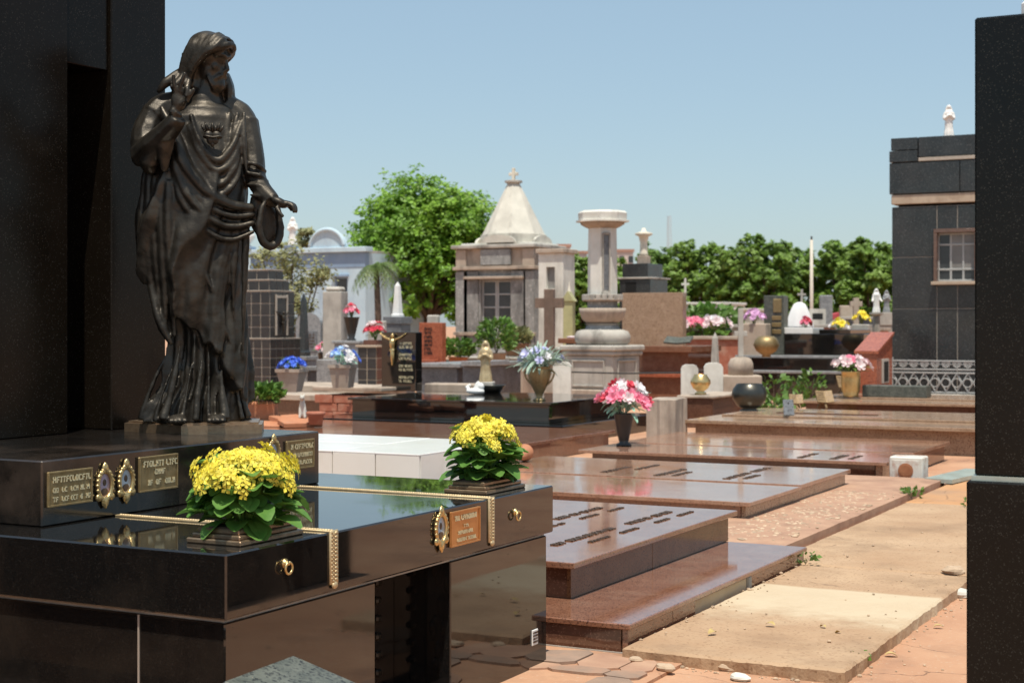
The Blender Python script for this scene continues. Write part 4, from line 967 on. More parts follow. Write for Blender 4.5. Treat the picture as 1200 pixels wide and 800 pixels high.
# ================================================================== figures used on graves and roofs
def figurine_mesh(h, seed, m, pose=0, voxel=None):
    mb = MB(); rnd = random.Random(seed); s = h
    prof = [(0, .165), (.06, .155), (.3, .12), (.5, .115), (.62, .12), (.72, .135), (.79, .12), (.83, .06), (.86, .05)]
    n = 40; vs = []; fs = []
    for i in range(31):
        z = .86*i/30; r = lerp_tab([(a, b) for a, b in prof], z)[0]
        for k in range(n):
            t = 2*math.pi*k/n; d = .012*math.sin(9*t+4*z)*(1 if z < .7 else .3)+.008*math.sin(17*t-7*z)*(z < .75)
            vs.append(((r+d)*s*math.cos(t), (r*.8+d)*s*math.sin(t), z*s))
    for i in range(30):
        for k in range(n): a, b = i*n+k, i*n+(k+1) % n; fs.append((a, b, b+n, a+n))
    fs.append(tuple(range(n-1, -1, -1))); fs.append(tuple(30*n+k for k in range(n))); mb.add(vs, fs)
    mb.ball((0, -.01*s, .925*s), (.055*s, .062*s, .075*s), 14, 10); mb.ball((0, .012*s, .93*s), (.068*s, .07*s, .078*s), 14, 10)
    for q in (-1, 1):
        e = (q*.15*s, -.03*s, .56*s); hd_ = ((.02*q*s, -.15*s, .66*s) if pose == 0 else (q*.20*s, -.14*s, .46*s))
        mb.tube(cr([(q*.11*s, 0, .76*s), e, hd_], 4), [.05*s]*4+[.05*s-.004*s*k for k in range(5)], 8)
        mb.ball(hd_, (.022*s, .03*s, .035*s), 8, 6); mb.tube([(q*.055*s, .0, .93*s), (q*.085*s, .01*s, .82*s), (q*.10*s, .0, .70*s)], [.03*s, .035*s, .02*s], 8)
    return remesh(mb, voxel or h/60, m, '_figure', None, 1)
def figurine(name, label, loc, h, m, seed, pose=0, rz=0, ped=None, cat='statue'):
    r = thing(name, label, cat, loc, rz)
    z = 0
    if ped:
        w_, hh, pm_ = ped
        MB().box(-w_/2*1.15, w_/2*1.15, -w_/2*1.15, w_/2*1.15, 0, hh*.2, .01).box(-w_/2, w_/2, -w_/2, w_/2, hh*.2, hh*.82, .008).box(-w_/2*1.12, w_/2*1.12, -w_/2*1.12, w_/2*1.12, hh*.82, hh, .01).build('pedestal', pm_, r); z = hh
    me = figurine_mesh(h, seed, m, pose); o = bpy.data.objects.new('figure', me); C.objects.link(o); o.parent = r; o.location = (0, 0, z); return r
def corpus(par, M, h, m):                                      # small crucified figure
    mb = MB(); s = h
    mb.tube(cr([(0, -.03*s, .05*s), (.02*s, -.06*s, .28*s), (0, -.03*s, .5*s)], 4), [.03*s, .034*s, .04*s, .05*s, .055*s, .06*s, .062*s, .065*s, .065*s], 8)
    mb.tube(cr([(0, -.03*s, .48*s), (0, -.045*s, .62*s), (0, -.03*s, .78*s)], 3), [.07*s, .06*s, .066*s, .075*s, .08*s, .075*s, .04*s], 9)
    mb.ball((.02*s, -.06*s, .87*s), (.05*s, .055*s, .068*s), 10, 8)
    for q in (-1, 1): mb.tube([(q*.07*s, -.03*s, .76*s), (q*.24*s, -.03*s, .82*s), (q*.40*s, -.01*s, .92*s)], [.034*s, .028*s, .02*s], 7); mb.ball((q*.41*s, -.01*s, .93*s), .025*s, 7, 5)
    mb.ball((0, -.045*s, .47*s), (.09*s, .06*s, .05*s), 10, 7)
    o = remesh(mb, h/55, m, 'crucified_figure', par, 1); o.matrix_local = M; return o
def cross_parts(mb, w_, h_, t, arm_z, aw, y=0, x=0, z=0):
    mb.box(x-t/2, x+t/2, y-t/2, y+t/2, z, z+h_, .006); mb.box(x-aw/2, x-t/2-.0005, y-t/2, y+t/2, z+arm_z-t/2, z+arm_z+t/2, .006); mb.box(x+t/2+.0005, x+aw/2, y-t/2, y+t/2, z+arm_z-t/2, z+arm_z+t/2, .006)
def obelisk(label, loc, w_, h_, m, ped=None, rz=0):
    r = thing('obelisk', label, 'obelisk', loc, rz); z = 0
    if ped:
        MB().box(-ped[0]/2*1.15, ped[0]/2*1.15, -ped[0]/2*1.15, ped[0]/2*1.15, 0, ped[1]*.15, .01).box(-ped[0]/2, ped[0]/2, -ped[0]/2, ped[0]/2, ped[1]*.15, ped[1]*.9, .01).box(-ped[0]/2*1.12, ped[0]/2*1.12, -ped[0]/2*1.12, ped[0]/2*1.12, ped[1]*.9, ped[1], .01).build('pedestal', ped[2], r); z = ped[1]
    MB().lathe([(w_*.75, z), (w_*.75, z+h_*.06), (w_*.62, z+h_*.08), (w_*.60, z+h_*.1), (w_*.34, z+h_*.88), (0.001, z+h_)], 4, None, True).build('shaft', m, r)
    return r
# ================================================================== middle ground: black tomb with crucifix headstone
t2 = thing('black_granite_tomb', 'stepped black granite tomb with a headstone bearing a gilt crucifix', 'tomb', (-10.8, 20, 0))
wb(t2, 'step', 'granite_black', -13.0, -8.85, 18.4, 21.7, 0, .25, .006); wb(t2, 'body', 'granite_black', -12.45, -9.25, 18.8, 21.3, .25, .50, .004); wb(t2, 'top', 'granite_black', -12.5, -9.2, 18.75, 21.35, .5005, .535, .005)
hx0, hx1 = XonY(449, 21.0), XonY(489, 21.0); hz1 = zat(389, dep(hx0, 21.0))
hs = wb(t2, 'headstone', 'granite_black', hx0, hx1, 20.95, 21.15, .535, hz1, .006)
L0 = Vector(t2.location)
corpus(t2, T(Vector((hx0+(hx1-hx0)*.36, 20.93, .535+.38))-L0), .58, 'gold')
g = MB(); rr = random.Random(4)
for k in range(4):
    for q in range(2): glyph_row(g, T((hx0+(hx1-hx0)*.52, 20.95, hz1-.20-.18*k-.06*q)) @ RX(R(90)), (hx1-hx0)*.38, .04, .006, rr)
g.build('lettering', 'letter_gold', t2, world=True)['kind'] = 'stuff'
ax, ay = G(632, 469, .535)
vessel('brass_amphora', 'brown brass two-handled vase on the crucifix tomb', 'vase', (ax, ay, .535), [(0,0), (.09,0), (.09,.015), (.04,.04), (.06,.10), (.13,.24), (.165,.36), (.155,.43), (.15,.46), (.17,.475), (.15,.475), (.12,.42), (0,.40)], 'gold_dull', 30)
hb = [o for o in C.objects if o.name.startswith('brass_amphora')][-1]
for s in (-1, 1): MB().tube(cr([(s*.14, 0, .42), (s*.23, 0, .40), (s*.20, 0, .30), (s*.12, 0, .22)], 4), .014, 6).build('handle', 'gold_dull', hb, smooth=True)
bouquet('pale green and lilac artificial flowers in the brass vase', (ax, ay, .98), .36, .26, ['petal_lilac', 'petal_white', 'petal_lilac'], .07, 'leaf_silver', 130, .28, .035, 22, 12, droop=.5)
gx, gy = at(569, 24.2); figurine('gilt_statuette', 'slim gilded statuette behind the crucifix tomb', (gx, gy, 0), zat(399, 24.2)-.7, 'gold_pale', 5, 0, R(20), (.24, .70, 'cement'))
gx, gy = G(577, 461, .52); vessel('bowl', 'shallow dark bowl on the crucifix tomb', 'bowl', (gx, gy, .535), [(0,0), (.12,0), (.2,.1), (.21,.12), (.19,.12), (.12,.05), (0,.05)], 'bronze_pot')
# white reclining lamb-like ornament
gx, gy = G(557, 462, .535); lm = thing('white_ornament', 'small white plaster ornament beside the dark bowl', 'ornament', (gx, gy, .535))
mb = MB(); mb.ball((0, 0, .05), (.16, .08, .05), 12, 8); mb.ball((.10, 0, .12), (.05, .045, .06), 10, 8); mb.tube([(-.1, 0, .06), (-.16, .02, .11), (-.1, .03, .15)], [.03, .035, .02], 8); mb.tube([(.02, 0, .08), (.03, 0, .16), (.06, 0, .2)], [.05, .03, .015], 8)
remesh(mb, .012, 'marble_white', 'body', lm, 1)
sx_, sy_ = at(538, 25.5); st5 = thing('stone_block', 'long pale stone block lying behind the crucifix tomb', 'stone', (sx_, sy_, 0), A*.2)
MB().box(-.55, .55, -.2, .2, 0, zat(449, 25.5), .02).build('block', 'cement_pink', st5)
# ---- tiled pillar with red flowers
d = 24.8; tx0, tx1 = XonY(419, 23.4), XonY(441, 23.4); tz = zat(410, d)
tq = thing('tiled_pillar', 'short pillar clad in dark tiles left of the crucifix headstone', 'pillar', (tx0, 23.4, 0))
wb(tq, 'core', 'grout_tan', tx0+.01, tx1-.01, 23.41, 23.9, 0, tz, 0)
tiles(tq, 'tile_dark', 'y', 23.405, tx0, tx1, 0, tz, 2, 6, .02, .012, seed=4); tiles(tq, 'tile_brown', 'x', tx1-.005, 23.415, 23.9, 0, tz, 2, 6, .02, .012, seed=5)
wb(tq, 'cap', 'grout_tan', tx0-.03, tx1+.03, 23.37, 23.93, tz, tz+.04, .005)
wb(tq, 'cap_step', 'tile_brown', tx0+.08, tx1-.06, 23.47, 23.83, tz+.04, tz+.13, .005)
bouquet('red and white flowers on the tiled pillar', ((tx0+tx1)/2+.02, 23.65, tz+.13), .19, .30, ['petal_red', 'petal_red', 'petal_pale'], .06, 'leaf_plant', 26, .14, .05, 31, 18)
# ---- red stele, grey tomb, obelisk
d = 32
x0, x1 = XonY(491, 29.0), XonY(518, 29.0); dd = dep(x0, 29.0)
rs = thing('red_granite_headstone', 'upright red granite headstone with dark inscription, on grey tomb', 'headstone', (x0, 29, 0))
wb(rs, 'stone', 'granite_red', x0, x1, 29, 29.18, .3, zat(378, dd), .008)
g = MB(); rr = random.Random(9)
for k in range(7): glyph_row(g, T((x0+(x1-x0)*.24, 29.0, zat(378, dd)-.17-.088*k)) @ RX(R(90)), (x1-x0)*.30, .06, .01, rr, .05)
g.build('lettering', 'letter_black', rs, world=True)['kind'] = 'stuff'
wb(rs, 'foot', 'granite_red', x0+.02, x0+.5, 28.8, 28.99, .3, .83, .01)
gt = thing('grey_granite_tomb', 'grey granite tomb at the foot of the red headstone', 'tomb', (x0, 27, 0))
dd = 28.5; wb(gt, 'body', 'granite_bluegrey', XonY(488, 26.0), XonY(536, 26.0), 26.0, 28.7, 0, zat(433, dd), .01); wb(gt, 'top', 'granite_grey', XonY(486, 25.9), XonY(539, 25.9), 25.9, 28.75, zat(433, dd)+.0005, zat(428, dd), .008)
g2 = thing('grey_granite_tomb', 'small grey granite block tomb right of the red headstone', 'tomb', (XonY(552, 26), 26, 0))
wb(g2, 'body', 'granite_bluegrey', XonY(542, 25.6), XonY(562, 25.6), 25.6, 26.6, 0, zat(430, dd), .01); wb(g2, 'top', 'granite_grey', XonY(540, 25.5), XonY(564, 25.5), 25.5, 26.65, zat(430, dd)+.0005, zat(424, dd), .008)
ox, oy = at(466, 37); obelisk('white stone obelisk on a dark pedestal in front of the big tree', (ox, oy, 0), .21, zat(330, 37)-zat(371, 37), 'marble_white', (.46, zat(371, 37), 'granite_bluegrey'))
ox, oy = at(442, 36); wt = thing('white_gravestone', 'plain pale gravestone left of the obelisk', 'gravestone', (ox, oy, 0)); MB().box(-.22, .22, -.08, .08, 0, zat(376, 36), .02).box(-.32, .32, -.16, .16, 0, .5, .02).build('stone', 'cement', wt)
ox, oy = at(508, 35); wt = thing('white_gravestone', 'small pale stone showing just above the red headstone', 'gravestone', (ox, oy, 0)); MB().box(-.14, .14, -.08, .08, 0, zat(369, 35), .03).build('stone', 'cement', wt)
# plants about the mausoleum foot
def potted(label, px, py, d, R_, H_, m, seed, potm='pot_cement', pw=.22, ph=.25):
    x, y = at(px, d); z = zat(py, d); 
    vessel('plant_pot', 'pot of the '+label, 'pot', (x, y, z-ph), [(0,0), (pw*.75,0), (pw,ph*.9), (pw*1.1,ph*.92), (pw*1.1,ph), (pw*.9,ph), (pw*.85,ph*.85), (0,ph*.85)], potm, 20)
    shrub('potted_plant', label, (x, y, z-.03), R_, H_, m, int(500*R_/.3), .12, seed)
# grave terraces that carry the plants
for lab, px0, px1, Y, dy, pyt, m in (('low stone grave terrace under the leafy green plant', 532, 612, 31, 2, 421, 'cement_pink'), ('brown planter wall below the stone cross', 598, 668, 33.5, 1.5, 410, 'brown_wood')):
    X0, X1 = XonY(px0, Y), XonY(px1, Y); z = zat(pyt, dep((X0+X1)/2, Y)); q = thing('grave_terrace', lab, 'grave', (X0, Y, 0)); wb(q, 'wall', m, X0, X1, Y, Y+dy, 0, z, .015); wb(q, 'coping', 'cement', X0-.04, X1+.04, Y-.04, Y+dy+.04, z, z+.05, .01)
potted('leafy bright green plant in front of the mausoleum door', 582, 413, 34, .42, .75, 'leaf_plant', 41)
potted('low green plant left of the mausoleum door', 537, 418, 34.5, .35, .4, 'leaf_plant', 42, 'terracotta')
potted('sparse green plant in the brown box below the mausoleum', 605, 402, 35.5, .33, .35, 'leaf_dry', 43, 'brown_wood', .3, .3)
# ================================================================== mausoleum with the pyramid roof
def mausoleum():
    Y = 41.0; X0, X1 = XonY(535, Y), XonY(627, Y); Y1 = Y+1.9; W = X1-X0; d = dep((X0+X1)/2, Y); L = .0
    r = thing('mausoleum', 'weathered grey mausoleum with white pyramid roof and a barred double door', 'mausoleum', ((X0+X1)/2, Y+.95, 0))
    z = lambda py: zat(py, d)
    zc = z(316); zt = z(291)
    # front wall in pieces round the door
    dx0, dx1 = XonY(563, Y), XonY(598, Y); dz1 = z(328)
    wb(r, 'front_wall', 'cement_dirty', X0, dx0, Y, Y+.25, 0, zc, .01); wb(r, 'front_wall', 'cement_dirty', dx1, X1, Y, Y+.25, 0, zc, .01); wb(r, 'front_wall', 'cement_dirty', dx0+.001, dx1-.001, Y, Y+.25, dz1, zc-.001, .0)
    wb(r, 'side_wall', 'plaster_white', X1-.25, X1-.006, Y+.252, Y1, 0, zt, .01)
    wb(r, 'back_wall', 'plaster_white', X0, X1-.26, Y1-.25, Y1-.001, 0, zt, .01); wb(r, 'far_side_wall', 'plaster_white', X0+.002, X0+.24, Y+.252, Y1-.255, 0, zt, .01)
    for a, b in ((X0, X0+.42), (dx0-.55, dx0-.05), (dx1+.05, dx1+.55), (X1-.36, X1)): wb(r, 'pilaster', 'cement_dirty', a, b, Y-.07, Y-.001, .35, zc-.05, .01)
    wb(r, 'base_course', 'cement', X0-.06, dx0-.02, Y-.12, Y-.001, 0, .35, .01); wb(r, 'base_course', 'cement', dx1+.02, X1+.06, Y-.12, Y-.001, 0, .35, .01)
    for a, b in ((X0-.05, dx0-.02), (dx1+.02, X1+.04)): wb(r, 'ledge', 'cement_pink', a, b, Y-.13, Y-.001, z(393), z(389), .008)
    wb(r, 'string_course', 'cement_pink', X0-.06, X1+.05, Y-.16, Y+.26, zc, zc+.10, .01)
    wb(r, 'string_course', 'cement_pink', dx0-.5, dx1+.5, Y-.20, Y-.002, dz1+.03, dz1+.11, .01)
    wb(r, 'attic', 'cement_pink', X0, X1-.01, Y, Y+.25, zc+.1005, zt, .01)
    ax0, ax1 = XonY(563, Y-.08), XonY(598, Y-.08)
    wb(r, 'name_panel', 'cement_dirty', ax0, ax1, Y-.09, Y-.001, zc+.14, zt-.03, .01)
    for a, b in ((X0, X0+.36), (X1-.4, X1)): wb(r, 'attic_block', 'cement_pink', a, b, Y-.06, Y-.001, zc+.101, zt-.02, .01)
    wb(r, 'cornice', 'cement', X0-.12, X1+.10, Y-.16, Y1+.08, zt, zt+.11, .02)
    # door leaves: iron frames with panes
    mid = (dx0+dx1)/2; yd = Y+.12
    for a, b in ((dx0, mid-.006), (mid+.006, dx1)):
        fr = MB(); e = .055; lo = .36
        fr.box(a, a+e, yd, yd+.05, lo, dz1, .004).box(b-e, b, yd, yd+.05, lo, dz1, .004)
        n = 5; zz = [lo+.55+(dz1-lo-.55-e)*k/n for k in range(n+1)]
        for q in zz: fr.box(a+e, b-e, yd+.002, yd+.048, q, q+e*.8, .004)
        fr.box(a+e, b-e, yd+.01, yd+.04, lo, lo+.55, .004)
        dr = fr.build('door', 'iron_white', r, world=True)
        for k in range(n): wb(dr, 'pane', 'glass_pane', a+e, b-e, yd+.02, yd+.026, zz[k]+e*.8, zz[k+1], 0)
    wb(r, 'interior', 'void', X0+.3, X1-.3, Y+.4, Y1-.4, 0, zt-.1, 0); wb(r, 'doorstep', 'cement', dx0-.05, dx1+.05, Y-.3, Y+.3, 0, .355, .01)
    # stepped drum and pyramid
    cx, cy = (X0+X1)/2+.13, Y+.95; b0 = zt+.11
    z1 = z(273)
    wb(r, 'roof_deck', 'plaster_white', X0+.1, X1-.1, Y+.1, Y1-.1, b0, b0+.06, .01)
    hw = .5*abs(XonY(629, Y+1)-XonY(564, Y+1))
    o = MB().lathe([(hw*1.05, b0+.06), (hw*1.05, z1-.02), (hw*.99, z1)], 8, T((cx, cy, 0)), True); o.build('drum', 'plaster_spire', r, world=True)
    for k in range(4):                                        # rounded lunettes round the drum
        a = k*math.pi/2; M = T((cx, cy, b0+.06)) @ RZ(a) @ T((0, -hw*1.0, 0)) @ RX(R(90))
        pts = [(hw*.62*math.cos(t), (z1-b0-.12)*math.sin(t)) for t in [math.pi*i/14 for i in range(15)]]
        MB().prism(pts, -.02, .07, M).build('lunette', 'plaster_spire', r, world=True)
    zt2 = z(213)
    MB().lathe([(hw*1.0, z1), (hw*.2, zt2), (hw*.2, zt2+.04)], 8, T((cx, cy, 0)), True).build('pyramid', 'plaster_spire', r, world=True)
    MB().lathe([(hw*.28, zt2+.04), (hw*.28, zt2+.1), (hw*.12, zt2+.13)], 12, T((cx, cy, 0))).build('collar', 'cement', r, world=True)
    f = MB(); f.box(cx-.045, cx+.045, cy-.045, cy+.045, zt2+.13, z(194), .01); f.box(cx-.15, cx-.046, cy-.045, cy+.045, z(203), z(203)+.1, .01); f.box(cx+.046, cx+.15, cy-.045, cy+.045, z(203), z(203)+.1, .01); f.build('finial_cross', 'plaster_cream', r, world=True)
mausoleum()
def white_tower():
    Y = 40.2; X0, X1 = XonY(631, Y), XonY(660, Y); d = dep(X0, Y); z = lambda p: zat(p, d); r = thing('white_tomb_tower', 'slim white plastered tomb tower with a slot window behind the brown cross', 'tomb', ((X0+X1)/2, Y, 0))
    a, b = XonY(640, Y), XonY(650, Y); z0, z1 = z(338), z(313)
    wb(r, 'wall', 'plaster_white', X0, a, Y, Y+.16, 0, z(297), .008); wb(r, 'wall', 'plaster_white', b, X1, Y, Y+.16, 0, z(297), .008); wb(r, 'wall', 'plaster_white', a+.001, b-.001, Y, Y+.16, 0, z0, 0); wb(r, 'wall', 'plaster_white', a+.001, b-.001, Y, Y+.16, z1, z(297)-.001, 0)
    wb(r, 'core', 'plaster_white', X0+.003, X1-.003, Y+.161, Y+.78, 0, z(297)-.002, 0); wb(r, 'slot_window', 'frosted_pane', a, b, Y+.12, Y+.13, z0, z1, 0)
    wb(r, 'cornice', 'cement_pink', X0-.06, X1+.08, Y-.08, Y+.84, z(297), z(292), .015); wb(r, 'plinth', 'cement', X0-.05, X1+.05, Y-.06, Y-.001, 0, .5, .01)
white_tower()
# ---- stone cross
def simple_cross(label, px, pyt, d, arm_py, aw_px, t_px, m, base=None, rz=0, pyb=None, name='stone_cross'):
    x, y = at(px, d); k = d/F; r = thing(name, label, 'cross', (x, y, 0), rz); h = zat(pyt, d); mb = MB(); b0 = 0
    if base: b0 = base[1]
    cross_parts(mb, 0, h-b0, t_px*k, zat(arm_py, d)-b0, aw_px*k, 0, 0, b0); mb.build('cross', m, r)
    if base:
        if len(base) > 3: MB().box(-.34, .34, -.3, .3, 0, b0-.32, .02).build('plinth', 'cement_pink', r); MB().lathe([(base[0], b0-.32), (base[0], b0-.12), (base[0]*.8, b0-.03), (base[0]*.4, b0)], 18).build('base', base[2], r, smooth=True)
        else: MB().box(-base[0]/2, base[0]/2, -base[0]/2, base[0]/2, 0, b0, .015).build('base', base[2], r)
    return r
simple_cross('tall brown stone cross in front of the mausoleum', 644, 339, 36, 355, 33, 11.5, 'brown_stone', (.6, .5, 'cement'), A*.6)
MATS['cement_pink']
simple_cross('pale grey concrete cross on a round stone base', 868, 361, 27, 391, 15, 6, 'cement', (.22, zat(418, 27), 'cement_pink', 1), A*.9)
# ---- column monument
def column():
    d = 30.0; x, y = at(706, d); k = d/F; r = thing('column_monument', 'pale eight-sided stone column monument with broad capital on a pedestal', 'monument', (x, y, 0), R(-6))
    z = lambda py: zat(py, d)
    def oc(name, prof, m, n=8): return MB().lathe([(a*k, z(b)) for a, b in prof], n, None, n == 8).build(name, m, r, smooth=(n > 8))
    MB().box(-37*k, 37*k, -37*k, 37*k, 0, z(455), .02).build('plinth', 'cement_pink', r)
    MB().box(-32*k, 32*k, -32*k, 32*k, z(455), z(416), .02).build('pedestal', 'cement', r)
    # recessed panels framed by raised mouldings on two faces
    for a in (0, 1):
        f = MB(); M = RZ(R(90)*a)
        for q in ((-22*k, 22*k, z(423), z(421)), (-22*k, 22*k, z(452), z(450)), (-22*k, -20*k, z(450)+.001, z(423)-.001), (20*k, 22*k, z(450)+.001, z(423)-.001)): f.box(q[0], q[1], -34*k, -32*k+.001, q[2], q[3], .006, M)
        f.build('panel_moulding', 'cement', r)
    MB().box(-35*k, 35*k, -35*k, 35*k, z(416), z(411), .02).box(-37*k, 37*k, -37*k, 37*k, z(411)+.001, z(404), .03).build('pedestal_cornice', 'cement', r)
    oc('torus', [(29, 404), (32, 400), (33, 394), (30, 388), (24, 386)], 'cement', 24)
    oc('neck', [(21, 386), (19, 381), (22, 379)], 'cement_dirty')
    oc('basin', [(18, 379), (24, 374), (27, 366), (27.5, 361), (24, 361)], 'cement_pink', 24)
    oc('drum', [(18, 361), (18, 352)], 'cement_dirty')
    mb = MB()
    for i in range(20): a = 2*math.pi*i/20; mb.box(-3*k, 3*k, -2.5*k, 2.5*k, z(352), z(345), .01, RZ(a) @ T((0, -21.5*k, 0)))
    mb.build('dentil_ring', 'cement', r)
    oc('ring', [(23.5, 353), (23.5, 350)], 'cement_pink', 24)
    oc('shaft', [(17.6, 352), (17.2, 300), (16.6, 268)], 'plaster_white')
    for a in (22.5+45, 22.5-45+22.5): pass
    nb = MB(); M = RZ(R(45)); rad = 17.4*k*math.cos(math.pi/8)
    nb.box(-3.2*k, 3.2*k, -rad-.012, -rad+.02, z(340), z(276), .0, M); nb.build('niche', 'granite_bluegrey', r)
    nf = MB()
    for q in ((-4.8*k, -3.2*k, z(342), z(274)), (3.2*k, 4.8*k, z(342), z(274)), (-3.2*k+.001, 3.2*k-.001, z(276), z(273)), (-5.4*k, 5.4*k, z(345), z(342)-.001)): nf.box(q[0], q[1], -rad-.05, -rad+.02, q[2], q[3], .004, M)
    nf.build('niche_frame', 'cement', r)
    oc('capital_lower', [(16.6, 268), (21, 266), (26, 263), (26, 260.5)], 'cement_pink'); oc('capital_upper', [(31.5, 260.5), (31.5, 258.5), (28.5, 258), (29, 250), (26.5, 247.5)], 'plaster_white')
column()
# ---- brown stele tomb
Y = 30.3; x0, x1 = XonY(729, Y), XonY(800, Y); dd = dep((x0+x1)/2, Y); q = thing('stele_tomb', 'tomb with a broad upright brown granite slab on stepped red granite', 'tomb', ((x0+x1)/2, Y, 0))
wb(q, 'upright_slab', 'granite_tan', x0, x1, Y, Y+.22, zat(405, dd), zat(343, dd), .006)
x2, x3 = XonY(738, Y-1.2), XonY(806, Y-1.2)
wb(q, 'ledge', 'granite_brown', x2, x3+.1, Y-1.25, Y+.5, zat(412, dd-1), zat(405, dd-1), .006)
wb(q, 'body', 'granite_brown', x2+.15, x3-.05, Y-1.05, Y+.45, zat(437, dd-1), zat(412, dd-1), .004); wb(q, 'step', 'granite_red', x2+.02, x3+.06, Y-1.3, Y+.5, zat(441, dd-1), zat(437, dd-1), .006)
wb(q, 'base', 'granite_brown', x2+.1, x3, Y-1.2, Y+.5, 0, zat(441, dd-1), .004)
o = MB(); o.box(-.28, .02, -.02, .02, -.12, .12, .004, T(((x2+x3)/2+.25, Y-.75, zat(405, dd-1)+.1)) @ RX(R(-60)) @ RZ(R(6))); o.box(.025, .3, -.02, .02, -.12, .12, .004, T(((x2+x3)/2+.25, Y-.75, zat(405, dd-1)+.1)) @ RX(R(-60)) @ RZ(R(-6))); o.build('open_book', 'granite_greygreen', q, world=True)
# ---- white posts with chain
def post(label, px, pyt, d, w_px, m='plaster_white'):
    x, y = at(px, d); k = d/F; h = zat(pyt, d); r = thing('stone_post', label, 'post', (x, y, 0), A*.8); w_ = w_px*k/2
    MB().prism([(-w_,0), (w_,0), (w_,h-.07), (w_*.8,h-.02), (w_*.45,h), (-w_*.45,h), (-w_*.8,h-.02), (-w_,h-.07)], -w_*.8, w_*.8, RX(R(90))).build('shaft', m, r)
    MB().box(-w_*1.15, w_*1.15, -w_, w_, 0, .12, .01).build('foot', 'cement', r)
post('white post left of the column pedestal', 659, 424, 26.5, 21); post('white post behind the gilt ball vase', 808, 427, 26, 20); post('tallest white post, right of the gilt ball vase', 836, 425, 26, 22)
p0, p1 = at(664, 26.5), at(800, 26); zc = zat(436, 26.3)
o = MB().tube([(p0[0], p0[1], zc), ((p0[0]+p1[0])/2, (p0[1]+p1[1])/2, zc-.02), (p1[0], p1[1], zc)], .014, 6).build('railing_bar', 'iron_dark'); tag(o, 'thin metal bar strung between the white posts', 'railing')
Yb = 22.4; x0, x1 = XonY(796, Yb), XonY(835, Yb); q = thing('low_tomb', 'small dark stone tomb carrying the gilt ball vase', 'tomb', (x0, Yb, 0)); zz = zat(466, dep(x0, Yb)); wb(q, 'body', 'granite_brown_dark', x0, x1, Yb, Yb+1.6, 0, zz, .01); wb(q, 'top', 'cement_pink', x0-.03, x1+.03, Yb-.03, Yb+1.6, zz, zz+.04, .01)
gx, gy = G(806, 466, zz+.04); gx, gy = (x0+.22, Yb+.35); vessel('gilt_vase', 'round gilt ball vase in front of the white posts', 'vase', (gx, gy, zz+.04), [(0,0), (.09,0), (.09,.03), (.05,.05), (.12,.10), (.16,.18), (.155,.23), (.11,.29), (.10,.32), (.08,.32), (.08,.28), (0,.28)], 'gold', 26)
Ys = 18.62; xs0, xs1 = XonY(757, Ys), XonY(791, Ys); q = thing('stone_block', 'rough beige stone block behind the pink flowers', 'stone', (xs0, Ys, 0)); h = zat(467, dep(xs0, Ys))
mb = rough_slab(xs0, xs1, Ys, Ys+.45, 0, h, 33, 8, 8, .02, .03); mb.build('block', 'cement_pink', q, world=True)
# ---- small dark tomb house with white urn-topped cross
Y = 43; x0, x1 = XonY(726, Y), XonY(762, Y); dd = dep(x0, Y); q = thing('dark_tomb_house', 'small dark stone tomb house topped by a pale flared finial', 'tomb', ((x0+x1)/2, Y, 0)); z = lambda p: zat(p, dd)
wb(q, 'body', 'granite_charcoal', x0, x1, Y, Y+1.4, 0, z(327), .01); wb(q, 'cornice', 'cement', x0-.05, x1+.08, Y-.05, Y+1.45, z(327), z(325), .008); wb(q, 'attic', 'granite_charcoal', x0+.05, x1-.12, Y+.1, Y+1.3, z(325), z(309), .01)
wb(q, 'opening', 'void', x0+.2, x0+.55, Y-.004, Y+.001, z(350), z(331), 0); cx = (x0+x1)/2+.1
MB().box(cx-.16, cx+.16, Y+.3, Y+.62, z(309), z(300), .01).build('finial_block', 'cement_pink', q, world=True)
MB().lathe([(.15, z(300)), (.12, z(296)), (.11, z(285)), (.15, z(277)), (.26, z(275)), (.27, z(273)), (.08, z(271)), (.05, z(267))], 14, T((cx, Y+.46, 0))).build('finial', 'plaster_cream', q, world=True, smooth=True)
x, y = at(667, 44); q = thing('gabled_shrine', 'narrow olive gabled shrine between mausoleum and column', 'shrine', (x, y, 0), A*.5); h = zat(353, 44); MB().box(-.14, .14, -.2, .2, 0, h, .015).build('body', 'gable_olive', q); MB().prism([(-.19,h), (.19,h), (0,zat(341,44))], -.24, .24, RX(R(90))).build('roof', 'gable_olive', q); MB().lathe([(.05,zat(341,44)-.02), (.02,zat(335,44)), (.01,zat(330,44))], 8).build('finial', 'plaster_cream', q)
x, y = at(667, 33); q = thing('pink_table', 'low pink stone table by the column pedestal', 'table', (x, y, 0), A*.7); zt = zat(396, 33); MB().box(-.21, .21, -.3, .3, zt-.11, zt, .015).build('top', 'granite_brown', q); MB().box(-.05, .12, -.2, .2, 0, zt-.111, .01).build('support', 'granite_charcoal', q); MB().ball((.06, 0, zt+.02), (.12, .14, .03), 10, 6).build('cushion', 'petal_pale', q, smooth=True)
